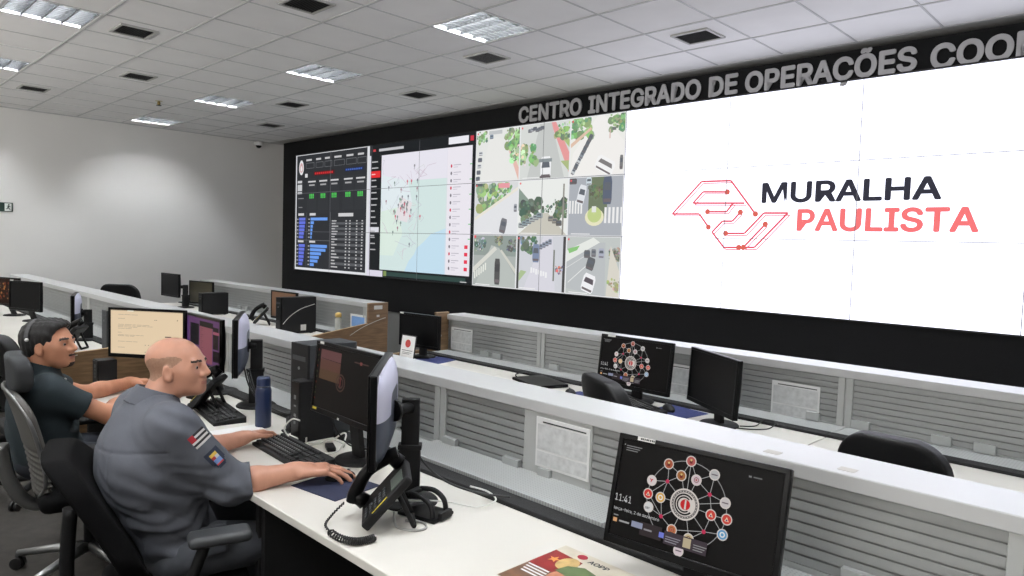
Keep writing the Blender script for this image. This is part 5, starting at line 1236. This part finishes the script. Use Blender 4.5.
def head_prims(c, A, s=1.0, heavy=0.0):
    c = np.array(c)
    W = lambda x, y, z: c+(np.array([x, y*1.0, z*(0.86 if z < 0.02 else 0.82)])*s) @ A
    E = lambda p, r: f_ell(W(*p), np.array(r)*s, A)
    K = lambda a, b, ra, rb: f_cap(W(*a), W(*b), ra*s, rb*s)
    P = [(E((0, -0.018, 0.034), (0.077, 0.104, 0.080)), 'u', 0), (E((0, 0.030, -0.03), (0.064, 0.066, 0.080)), 'u', 0.03), (E((0, 0.038, -0.078), (0.050+heavy, 0.050, 0.040)), 'u', 0.03),
         (K((-0.008, 0.082, -0.103), (0.008, 0.082, -0.103), 0.014, 0.014), 'u', 0.03), (E((0.035, 0.05, -0.02), (0.028, 0.03, 0.028)), 'u', 0.03), (E((-0.035, 0.05, -0.02), (0.028, 0.03, 0.028)), 'u', 0.03),
         (K((-0.036, 0.080, 0.022), (0.036, 0.080, 0.022), 0.010, 0.010), 'u', 0.02)]
    for q in (-1, 1): P.append((E((q*0.033, 0.100, 0.002), (0.019, 0.016, 0.011)), 's', 0.014))
    for q in (-1, 1): P.append((E((q*0.032, 0.078, 0.002), (0.0135, 0.0135, 0.0125)), 'u', 0.004))
    P += [(K((0, 0.092, 0.012), (0, 0.113, -0.026), 0.009, 0.0115), 'u', 0.016), (K((-0.014, 0.100, -0.034), (0.014, 0.100, -0.034), 0.009, 0.009), 'u', 0.010),
          (E((0, 0.092, -0.060), (0.024, 0.013, 0.007)), 'u', 0.010), (E((0, 0.090, -0.074), (0.021, 0.013, 0.008)), 'u', 0.010), (E((0, 0.106, -0.0665), (0.024, 0.008, 0.0022)), 's', 0.004)]
    for q in (-1, 1):
        P += [(f_ell(W(q*0.078, -0.002, -0.018), np.array((0.010, 0.018, 0.029))*s, A), 'u', 0.008), (f_ell(W(q*0.089, 0.004, -0.014), np.array((0.008, 0.011, 0.020))*s, A), 's', 0.006), (E((q*0.076, 0.006, -0.044), (0.007, 0.009, 0.010)), 'u', 0.006)]
    return P, W
def hand_prims(wr, d, up, thumb, curl, s=1.0, spread=0.10, tcurl=0.4):
    """wrist point, finger direction, back-of-hand normal, +1/-1 which side the thumb is on; curl: list of 4 (knuckle, mid) bends"""
    wr = np.array(wr, float); d = np.array(d, float); d /= np.linalg.norm(d); up = np.array(up, float); up -= d*(up @ d); up /= np.linalg.norm(up); lat = np.cross(d, up)*thumb
    A = np.stack([lat, d, up]); P = [(f_box(wr+d*0.050*s, np.array((0.041, 0.050, 0.0135))*s, A, 0.0125*s), 'u', 0.015)]
    P.append((f_cap(wr-d*0.015, wr+d*0.03*s, 0.026*s, 0.024*s), 'u', 0.02))
    lens = [(0.042, 0.026, 0.021), (0.047, 0.030, 0.022), (0.043, 0.028, 0.021), (0.034, 0.020, 0.018)]; off = [0.029, 0.010, -0.010, -0.029]; adv = [0.092, 0.096, 0.092, 0.084]
    for k in range(4):
        p = wr+d*adv[k]*s+lat*off[k]*s; an = 0.0; dd = d*math.cos(spread*(off[k]/0.03))+lat*math.sin(spread*(off[k]/0.03))
        r0 = 0.0092*s if k < 3 else 0.008*s
        P.append((f_cap(p-d*0.03*s, p, 0.0100*s, 0.0102*s), 'u', 0.008))
        for j, L in enumerate(lens[k]):
            an += curl[k][0] if j == 0 else curl[k][1]
            v = dd*math.cos(an)-up*math.sin(an); q = p+v*L*s; P.append((f_cap(p, q, r0*(1-0.06*j), r0*(0.92-0.06*j)), 'u', 0.003)); p = q
    p = wr+d*0.022*s+lat*0.030*s; v = d*0.55+lat*0.8-up*0.15; v /= np.linalg.norm(v)
    P.append((f_cap(wr+d*0.02*s+lat*0.012*s, p+v*0.02*s, 0.017*s, 0.014*s), 'u', 0.012))
    q = p+v*0.036*s; P.append((f_cap(p, q, 0.0135*s, 0.011*s), 'u', 0.008))
    v = d*(0.55+tcurl)+lat*0.35-up*0.3; v /= np.linalg.norm(v); r_ = q+v*0.032*s; P.append((f_cap(q, r_, 0.0105*s, 0.0092*s), 'u', 0.004))
    v = d*(0.9+tcurl)-up*0.25; v /= np.linalg.norm(v); P.append((f_cap(r_, r_+v*0.024*s, 0.0095*s, 0.008*s), 'u', 0.004))
    return P
def axis_R(f, up):
    f = np.array(f, float); f /= np.linalg.norm(f); up = np.array(up, float); up -= f*(up @ f); up /= np.linalg.norm(up); r = np.cross(f, up); return np.stack([r, f, up])
def eyes(par, W, s=1.0):
    for q in (-1, 1):
        m = MB(); m.sph(tuple(W(q*0.032, 0.0789, 0.002)), 0.0128*s); e = m.build('eyeball', EYEW, par)
        m = MB(); m.sph(tuple(W(q*0.0326, 0.0846, 0.0015)), 0.0080*s, u=10, v=6); m.build('iris', EYED, e)
def lerp(a, b, t): return np.array(a)*(1-t)+np.array(b)*t

# ---------------------------------------------------------------- the bald officer
def officer():
    root = thing('person', 'bald person in a blue-grey uniform shirt with arm patches, typing at the nearest desk', 'person', (7.93, -4.80, 0))
    O = np.array([7.93, -4.80, 0.0]); L = lambda p: np.array(p)-O
    H, Wa, Ch, M, N = L((7.95, -4.72, 0.515)), L((7.94, -4.765, 0.66)), L((7.935, -4.845, 0.83)), L((7.93, -4.815, 0.98)), L((7.93, -4.795, 1.035))
    tyaw = 0.08; r = np.array([math.cos(tyaw), -math.sin(tyaw), 0]); fw = np.array([math.sin(tyaw), math.cos(tyaw), 0])
    RS, LS = L((8.115, -4.80, 0.985)), L((7.745, -4.79, 0.985))
    RE, LE = L((8.145, -4.62, 0.762)), L((7.73, -4.60, 0.775))
    RW, LW = L((8.235, -4.415, 0.790)), L((7.69, -4.375, 0.783))
    hc = L((7.945, -4.725, 1.160)); A = head_axes(0.84, 0.02, 0.0); hs_ = 0.93
    Rt = axis_R(fw, (Ch-Wa)); Rp = axis_R(fw, (0, 0, 1)); Rm = axis_R(fw, (M-Ch))
    torso = lambda g: [(f_ell(H, np.array((0.175, 0.135, 0.12))+g, Rp), 'u', 0), (f_ell(Wa, np.array((0.168, 0.122, 0.15))+g, Rt), 'u', 0.07), (f_ell(Ch+fw*0.0, np.array((0.175, 0.120, 0.16))+g, Rm), 'u', 0.07), (f_cap(lerp(M, LS, 0.80), lerp(M, RS, 0.80), 0.068+g, 0.068+g), 'u', 0.07)]
    hp, W = head_prims(hc, A, hs_)
    body = torso(-0.012)
    body += [(f_cap(N-np.array((0, 0.02, 0.05)), hc+np.array((-0.02, -0.028, -0.055)), 0.064, 0.058), 'u', 0.03)]
    body += [(f_cap(RS, RE, 0.052, 0.042), 'u', 0.04), (f_cap(RE, lerp(RE, RW, 0.35), 0.043, 0.045), 'u', 0.02), (f_cap(lerp(RE, RW, 0.3), RW, 0.045, 0.029), 'u', 0.02),
             (f_cap(LS, LE, 0.052, 0.042), 'u', 0.04), (f_cap(LE, lerp(LE, LW, 0.35), 0.043, 0.045), 'u', 0.02), (f_cap(lerp(LE, LW, 0.3), LW, 0.045, 0.029), 'u', 0.02)]
    knees = [L((7.80, -4.40, 0.50)), L((8.10, -4.40, 0.50))]; hips = [H-r*0.09, H+r*0.09]; ank = [L((7.80, -4.36, 0.10)), L((8.12, -4.36, 0.10))]
    for k in (0, 1): body += [(f_cap(hips[k], knees[k], 0.075, 0.052), 'u', 0.03), (f_cap(knees[k], ank[k], 0.05, 0.036), 'u', 0.02)]
    body += hand_prims(RW, (L((8.315, -4.27, 0.79))-RW), (0.0, -0.1, 1), -1, [(0.25, 0.28), (0.22, 0.25), (0.26, 0.28), (0.35, 0.3)], 1.07)
    body += hand_prims(LW, (L((7.655, -4.24, 0.79))-LW), (-0.25, 0.0, 1), 1, [(0.35, 0.45), (0.35, 0.45), (0.38, 0.45), (0.4, 0.5)], 0.98)
    hd = combine(hp); bd = combine(body)
    def full(p):
        a = bd(p); b = hd(p); k = 0.025; h = np.maximum(k-np.abs(a-b), 0)/k; return np.minimum(a, b)-h*h*k*0.25
    def mf(c):
        q = (c-hc) @ A.T/hs_; m = np.zeros(len(c), int); x, y, z = q[:, 0], q[:, 1], q[:, 2]; hh = np.linalg.norm(q, axis=1) < 0.16
        edge = 0.046-3.2*(y+0.01)**2+0.004*np.sin(y*60); ear = (np.abs(x) > 0.0735) & ((y+0.004)**2/0.020**2+(z+0.016)**2/0.030**2 < 1)
        front = 0.046-1.3*np.maximum(0, 0.030-z)
        m[hh & (z < edge) & (z > -0.055-0.2*(y+0.02)) & (y < front) & ~ear] = 1
        m[hh & (y > 0.075) & (np.abs(np.abs(x)-0.033) < 0.021) & (np.abs(z-0.0235-0.10*(0.03-np.abs(np.abs(x)-0.03))) < 0.0040)] = 2
        m[hh & (y > 0.093) & (np.abs(x) < 0.020) & (np.abs(z+0.060) < 0.0075)] = 3
        return m
    lo, hi = L((7.45, -5.12, 0.05)), L((8.50, -4.05, 1.30))
    b = sdf_mesh('body', full, lo, hi, 0.0038, [SKIN, STUB, BROW, LIPS], root, mf)
    eyes(b, W, hs_)
    # shirt with folds
    def fold(p):
        x, y, z = p[:, 0], p[:, 1], p[:, 2]
        lowz = np.clip((1.04-z)*3.0, 0.3, 1); return 0.0020*np.sin(34*z+9*x-16*y+2.6*np.sin(13*x+9*z-8*y))*lowz+0.0042*np.clip((0.80-z)*6, 0, 1)*np.sin(62*z+16*x-12*y+2*np.sin(19*x-14*y))+0.0034*np.sin(58*(z+0.9*y)-22*x+2.5*np.sin(21*z+13*x))*np.clip((x-0.10)*8, 0, 1)+0.0022*(1-np.abs(np.sin(24*z-17*y+13*x+2.8*np.sin(15*y+11*x+6*z))))**4*lowz+0.0020*np.sin(75*z-40*y+31*x+3*np.sin(33*x+20*z))*lowz
    cuffR = lerp(RE, RW, 0.30); cuffL = lerp(LE, LW, 0.22)
    sh = torso(0.006)+[(f_ell(lerp(Ch, M, 0.10)-fw*0.004, (0.188, 0.116, 0.165), Rm), 'u', 0.08), (f_ell(lerp(Wa, Ch, 0.4), (0.172, 0.124, 0.19), Rt), 'u', 0.08)]
    sh += [(f_cap(RS-np.array((0, 0, 0.012)), RE, 0.066, 0.070), 'u', 0.08), (f_cap(RE, cuffR, 0.070, 0.062), 'u', 0.03), (f_cap(LS-np.array((0, 0, 0.012)), LE, 0.066, 0.068), 'u', 0.08), (f_cap(LE, cuffL, 0.066, 0.060), 'u', 0.03), (f_cap(M+np.array((0, -0.01, 0.0)), N+np.array((0, 0.0, 0.012)), 0.085, 0.070), 'u', 0.05)]
    s0 = combine(sh)
    dR = (RW-RE)/np.linalg.norm(RW-RE); dL = (LW-LE)/np.linalg.norm(LW-LE)
    nk = combine([(f_cap(N-np.array((0, 0.02, 0.0)), hc+np.array((0.0, -0.02, -0.02)), 0.066, 0.060), 'u', 0)])
    def shirt(p):
        d = s0(p)+fold(p)
        for w_, dv, e in ((cuffR, dR, RE), (cuffL, dL, LE)):
            tt = (p-w_) @ dv; near = np.linalg.norm(p-w_, axis=1) < 0.13
            d = np.where(near, np.maximum(d, tt), d)
        # rolled cuffs
        for w_, dv in ((cuffR, dR), (cuffL, dL)):
            t = (p-w_) @ dv; rr = np.linalg.norm((p-w_)-t[:, None]*dv, axis=1); c_ = np.maximum(np.abs(rr-0.056)-0.010, np.abs(t+0.022)-0.022); d = np.minimum(d, c_)
        d = np.maximum(d, -(nk(p)-0.002)*1.0)
        d = np.maximum(d, (L((0, 0, 0.515))[2]-p[:, 2]))
        # seams of the back yoke
        q = (p-M) @ Rm.T
        d = d+0.003*np.exp(-((q[:, 2]+0.075)/0.005)**2)*(q[:, 1] < 0)
        d = d+0.003*np.exp(-((np.abs(q[:, 0])-0.098)/0.0045)**2)*(q[:, 1] < 0)*(q[:, 2] < -0.075)
        return d
    st = sdf_mesh('shirt', shirt, L((7.55, -5.14, 0.48)), L((8.40, -4.40, 1.14)), 0.0050, UNIF, root)
    # collar
    def collar(p):
        q = p-(N+np.array((0.0, -0.004, 0.016))); q2 = q @ axis_R((0.12, 0.93, -0.35), (0.0, 0.3, 1)).T
        rr = np.sqrt((q2[:, 0]/1.0)**2+((q2[:, 1])/1.08)**2); flare = 0.072-0.30*q2[:, 2]
        d = np.maximum(np.abs(rr-flare)-0.004, np.abs(q2[:, 2])-0.032)
        gap = np.where((q2[:, 1] > 0.05) & (np.abs(q2[:, 0]) < 0.012), 0.02, -1); return np.maximum(d, gap)*0.8
    sdf_mesh('collar', collar, N-0.14, N+0.14, 0.0038, UNIF, st)
    # shoulder strap, two arm patches laid onto the sleeve
    def lay(name, px_pts, nrm, m_, lift=0.0012):
        m = MB(); m.face([tuple(q) for q in px_pts]); return m.build(name, m_, st)
    def patch(name, cen, out, up, wd, ht, shape, m_, lift):
        """project a small flat outline onto the shirt surface"""
        out = np.array(out, float); out /= np.linalg.norm(out); up = np.array(up, float); up -= out*(up @ out); up /= np.linalg.norm(up); lt = np.cross(up, out)
        me = MB(); n = 12; grid = {}
        us = np.linspace(-1, 1, n+1)
        P0 = np.array([cen+lt*u*wd/2+up*v*ht/2+out*0.08 for v in us for u in us])
        for _ in range(40): P0 = P0-out*np.maximum(shirt(P0)-lift, -0.01)[:, None]*0.7
        for j in range(n):
            for i in range(n):
                u, v = (us[i]+us[i+1])/2, (us[j]+us[j+1])/2
                k = shape(u, v)
                if k is None: continue
                ids = (j*(n+1)+i, j*(n+1)+i+1, (j+1)*(n+1)+i+1, (j+1)*(n+1)+i)
                me.face([tuple(P0[q]) for q in ids], mi=k)
        return me.build(name, m_, st)
    au = (RS-RE)/np.linalg.norm(RS-RE); side = np.array((0.93, -0.36, 0.2))
    c1 = lerp(RS, RE, 0.20)+side*0.05+np.array((0.01, 0.04, 0.005)); c2 = lerp(RS, RE, 0.52)+side*0.05+np.array((0.01, 0.035, 0.0))
    FL = [mat('patch white', (214, 212, 208), 0.8), mat('patch black', (36, 34, 36), 0.8), mat('patch red', (176, 44, 54), 0.8)]
    patch('flag_patch', c1, side, au, 0.058, 0.046, lambda u, v: 2 if (u < -0.35 and v > 0.0) else (0 if int((v+1)*3) % 2 == 0 or abs(u) > 0.92 or abs(v) > 0.92 else 1), FL, 0.0022)
    CR = [mat('crest navy', (40, 48, 66), 0.8), mat('crest red', (186, 62, 58), 0.8), mat('crest blue', (120, 150, 206), 0.8), mat('crest yellow', (216, 180, 80), 0.8), mat('crest white', (206, 204, 206), 0.8)]
    def crest(u, v):
        if abs(u) > (1 if v > -0.2 else 1-(abs(v)-0.2)*0.75): return None
        if abs(u) < 0.5 and abs(v) < 0.72:
            if v > 0.38: return 3
            if v > -0.05: return 1 if u < 0 else 4
            if v > -0.45: return 2
            return 1
        return 0
    patch('crest_patch', c2, side, au, 0.050, 0.068, crest, CR, 0.0022)
    # trousers, belt and shoes
    tr = [(f_ell(H, np.array((0.182, 0.142, 0.105)), Rp), 'u', 0)]
    for k in (0, 1): tr += [(f_cap(hips[k], knees[k], 0.092, 0.070), 'u', 0.05), (f_cap(knees[k], ank[k], 0.070, 0.055), 'u', 0.03)]
    t0 = combine(tr)
    sdf_mesh('trousers', lambda p: np.maximum(t0(p)+0.004*np.sin(30*p[:, 0]+18*p[:, 1]-26*p[:, 2]), p[:, 2]-0.66), L((7.6, -5.10, 0.07)), L((8.32, -4.24, 0.70)), 0.008, TROU, root)
    for k in (0, 1):
        c = ank[k]; sh_ = combine([(f_cap((c[0], c[1]-0.03, 0.045), (c[0], c[1]+0.14, 0.035), 0.042, 0.036), 'u', 0), (f_cap((c[0], c[1], 0.05), (c[0], c[1], 0.12), 0.045, 0.05), 'u', 0.03)])
        sdf_mesh('shoe', lambda p: np.maximum(sh_(p), -p[:, 2]+0.002), (c[0]-0.08, c[1]-0.12, -0.01), (c[0]+0.08, c[1]+0.22, 0.2), 0.007, SHOE, root)
    # holster bag on the belt
    sdf_mesh('belt_pouch', combine([(f_box(H+r*0.185+np.array((0, 0.06, 0.06)), (0.022, 0.045, 0.05), axis_R(fw, (0, 0, 1)), 0.012), 'u', 0)]), H+r*0.185+np.array((-0.1, -0.05, -0.05)), H+r*0.185+np.array((0.1, 0.17, 0.17)), 0.006, TROU, root)
officer()

# ---------------------------------------------------------------- the man with the headset
def operator():
    O = np.array([6.60, -4.98, 0.0]); L = lambda p: np.array(p)-O
    root = thing('person', 'dark-haired person with a headset and a dark teal polo shirt, seated behind the officer', 'person', tuple(O))
    H, Wa, Ch, M, N = L((6.60, -4.83, 0.53)), L((6.60, -4.85, 0.65)), L((6.60, -4.87, 0.77)), L((6.595, -4.87, 0.885)), L((6.598, -4.86, 0.945))
    fw = np.array([-0.08, 0.997, 0]); r = np.array([0.997, 0.08, 0])
    RS, LS = L((6.755, -4.875, 0.88)), L((6.43, -4.875, 0.885))
    RE, LE = L((6.775, -4.625, 0.745)), L((6.345, -4.62, 0.77))
    RW, LW = L((6.50, -4.43, 0.775)), L((6.235, -4.36, 0.785))
    hc = L((6.605, -4.825, 1.083)); A = head_axes(0.80, 0.06, 0.0); s = 1.04
    Rp = axis_R(fw, (0, 0, 1)); Rm = axis_R(fw, M-Ch); Rt = axis_R(fw, Ch-Wa)
    torso = lambda g: [(f_ell(H, np.array((0.175, 0.14, 0.12))+g, Rp), 'u', 0), (f_ell(Wa, np.array((0.165, 0.13, 0.13))+g, Rt), 'u', 0.06), (f_ell(Ch, np.array((0.172, 0.12, 0.15))+g, Rm), 'u', 0.07), (f_cap(lerp(M, LS, 0.8), lerp(M, RS, 0.8), 0.066+g, 0.066+g), 'u', 0.07)]
    hp, W = head_prims(hc, A, s, 0.004)
    body = torso(-0.012)+[(f_cap(N-np.array((0, 0.02, 0.05)), hc+np.array((-0.018, -0.03, -0.06)), 0.066, 0.060), 'u', 0.03)]
    for S_, E_, W_ in ((RS, RE, RW), (LS, LE, LW)):
        body += [(f_cap(S_, E_, 0.052, 0.043), 'u', 0.04), (f_cap(E_, lerp(E_, W_, 0.35), 0.043, 0.044), 'u', 0.02), (f_cap(lerp(E_, W_, 0.3), W_, 0.044, 0.029), 'u', 0.02)]
    knees = [L((6.46, -4.42, 0.50)), L((6.74, -4.42, 0.50))]; hips = [H-r*0.09, H+r*0.09]; ank = [L((6.45, -4.36, 0.10)), L((6.76, -4.36, 0.10))]
    for k in (0, 1): body += [(f_cap(hips[k], knees[k], 0.075, 0.052), 'u', 0.03), (f_cap(knees[k], ank[k], 0.05, 0.036), 'u', 0.02)]
    cu = [(0.3, 0.35)]*4
    body += hand_prims(RW, L((6.40, -4.32, 0.775))-RW, (0, 0, 1), -1, cu)+hand_prims(LW, L((6.24, -4.24, 0.78))-LW, (0, 0, 1), 1, cu)
    hd = combine(hp); bd = combine(body)
    def full(p):
        a = bd(p); b = hd(p); k = 0.025; h = np.maximum(k-np.abs(a-b), 0)/k; return np.minimum(a, b)-h*h*k*0.25
    def mf(c):
        q = (c-hc) @ A.T/s; m = np.zeros(len(c), int); x, y, z = q[:, 0], q[:, 1], q[:, 2]; hh = np.linalg.norm(q, axis=1) < 0.16
        m[hh & (y > 0.075) & (np.abs(np.abs(x)-0.033) < 0.022) & (np.abs(z-0.0235-0.10*(0.03-np.abs(np.abs(x)-0.03))) < 0.0055)] = 1
        m[hh & (y > 0.093) & (np.abs(x) < 0.020) & (np.abs(z+0.060) < 0.0075)] = 2
        m[hh & (y > 0.062) & (np.abs(x) < 0.020) & (z < -0.086) & (z > -0.125)] = 1
        m[hh & (y > 0.09) & (np.abs(x) < 0.024) & (np.abs(z+0.0505) < 0.004)] = 1
        return m
    b = sdf_mesh('body', full, L((6.1, -5.28, 0.05)), L((7.0, -4.05, 1.24)), 0.0042, [SKIN2, BROW, LIPS], root, mf)
    eyes(b, W, s)
    # hair
    cap_ = combine([(f_ell(W(0, -0.022, 0.040), np.array((0.084, 0.111, 0.090))*s, A), 'u', 0), (f_ell(W(0, -0.055, -0.03), np.array((0.066, 0.055, 0.062))*s, A), 'u', 0.03), (f_ell(W(0.0, 0.040, 0.105), np.array((0.055, 0.045, 0.026))*s, A), 'u', 0.03),
                    (f_ell(W(0, 0.094, 0.005), np.array((0.090, 0.062, 0.082))*s, A), 's', 0.012), (f_ell(W(0, 0.03, -0.075), np.array((0.12, 0.078, 0.078))*s, A), 's', 0.012)])
    def hair(p):
        q = (p-hc) @ A.T; return cap_(p)+0.0022*np.sin(q[:, 0]*260+20*q[:, 1])*np.sin(q[:, 2]*90)+0.0015*np.sin(q[:, 1]*240)
    sdf_mesh('hair', hair, hc-0.17, hc+0.19, 0.0038, HAIRB, b)
    # headset
    hs = thing('headset', 'slim black headset band with a white tip on the dark-haired person', 'headset', tuple(O))
    pts = []
    for k in range(17):
        a = math.pi*(k/16); pts.append(W(0.092*math.cos(a), -0.045, 0.035+0.108*math.sin(a)))
    m = MB()
    for a, b_ in zip(pts[:-1], pts[1:]):
        pass
    fr = A[1]
    prev = None
    cen = W(0, -0.045, 0.03)
    for p in pts:
        o_ = (p-cen)/np.linalg.norm(p-cen); ring = [m.V(tuple(p+fr*0.009+o_*0.003)), m.V(tuple(p-fr*0.009+o_*0.003)), m.V(tuple(p-fr*0.009-o_*0.001)), m.V(tuple(p+fr*0.009-o_*0.001))]
        if prev:
            for j in range(4): m.bm.faces.new((prev[j], prev[(j+1) % 4], ring[(j+1) % 4], ring[j]))
        else: m.bm.faces.new(ring[::-1])
        prev = ring
    m.bm.faces.new(prev); m.build('headband', mat('grey headband', (70, 70, 72), 0.5), hs)
    m = MB(); m.sph(tuple(W(0.093, -0.042, 0.040)), 0.0085); m.build('band_tip', PAPER, hs)
    m = MB(); m.tube([tuple(W(-0.088, -0.025, -0.004)), tuple(W(-0.104, -0.025, -0.004))], 0.028, 18); m.build('earpiece', BLACKM, hs)
    # polo shirt
    cuffR = lerp(RS, RE, 0.62); cuffL = lerp(LS, LE, 0.62); dR = (RE-RS)/np.linalg.norm(RE-RS); dL = (LE-LS)/np.linalg.norm(LE-LS)
    s0 = combine(torso(0.008)+[(f_cap(RS, cuffR, 0.074, 0.069), 'u', 0.05), (f_cap(LS, cuffL, 0.074, 0.069), 'u', 0.05), (f_cap(M, N+np.array((0, 0, 0.008)), 0.082, 0.072), 'u', 0.05)])
    nk = f_cap(N-np.array((0, 0.02, 0.0)), hc+np.array((0, -0.02, -0.02)), 0.068, 0.062)
    def shirt(p):
        x, y, z = p[:, 0], p[:, 1], p[:, 2]
        d = s0(p)+0.004*np.sin(28*z+10*x-18*y+2*np.sin(12*x+9*z))
        for w_, dv in ((cuffR, dR), (cuffL, dL)):
            t = (p-w_) @ dv; d = np.where(np.linalg.norm(p-w_, axis=1) < 0.13, np.maximum(d, t), d)
        d = np.maximum(d, -(nk(p)-0.002)); return np.maximum(d, L((0, 0, 0.50))[2]-z)
    st = sdf_mesh('polo_shirt', shirt, L((6.25, -5.28, 0.46)), L((6.98, -4.55, 1.05)), 0.0055, POLO, root)
    def collar(p):
        q = p-(N+np.array((0.0, -0.002, 0.022))); q2 = q @ axis_R((0.0, 0.94, -0.33), (0.0, 0.3, 1)).T
        rr = np.sqrt(q2[:, 0]**2+(q2[:, 1]/1.08)**2); d = np.maximum(np.abs(rr-(0.074-0.32*q2[:, 2]))-0.004, np.abs(q2[:, 2])-0.024)
        return np.maximum(d, np.where((q2[:, 1] > 0.05) & (np.abs(q2[:, 0]) < 0.012), 0.02, -1))*0.8
    sdf_mesh('collar', collar, N-0.14, N+0.14, 0.0042, POLO, st)
    m = MB(); m.sph(tuple(N+np.array((0.055, 0.085, -0.03))), 0.007); m.build('collar_button', PAPER, st)
    tr = [(f_ell(H, np.array((0.182, 0.148, 0.105)), Rp), 'u', 0)]
    for k in (0, 1): tr += [(f_cap(hips[k], knees[k], 0.09, 0.068), 'u', 0.05), (f_cap(knees[k], ank[k], 0.068, 0.052), 'u', 0.03)]
    t0 = combine(tr)
    sdf_mesh('trousers', lambda p: np.maximum(t0(p), p[:, 2]-0.66), L((6.28, -5.28, 0.07)), L((6.95, -4.22, 0.70)), 0.009, JEANS, root)
    for k in (0, 1):
        c = ank[k]; sh_ = combine([(f_cap((c[0], c[1]-0.03, 0.045), (c[0], c[1]+0.14, 0.035), 0.042, 0.036), 'u', 0), (f_cap((c[0], c[1], 0.05), (c[0], c[1], 0.12), 0.045, 0.05), 'u', 0.03)])
        sdf_mesh('shoe', lambda p: np.maximum(sh_(p), -p[:, 2]+0.002), (c[0]-0.08, c[1]-0.12, -0.01), (c[0]+0.08, c[1]+0.22, 0.2), 0.008, SHOE, root)
operator()
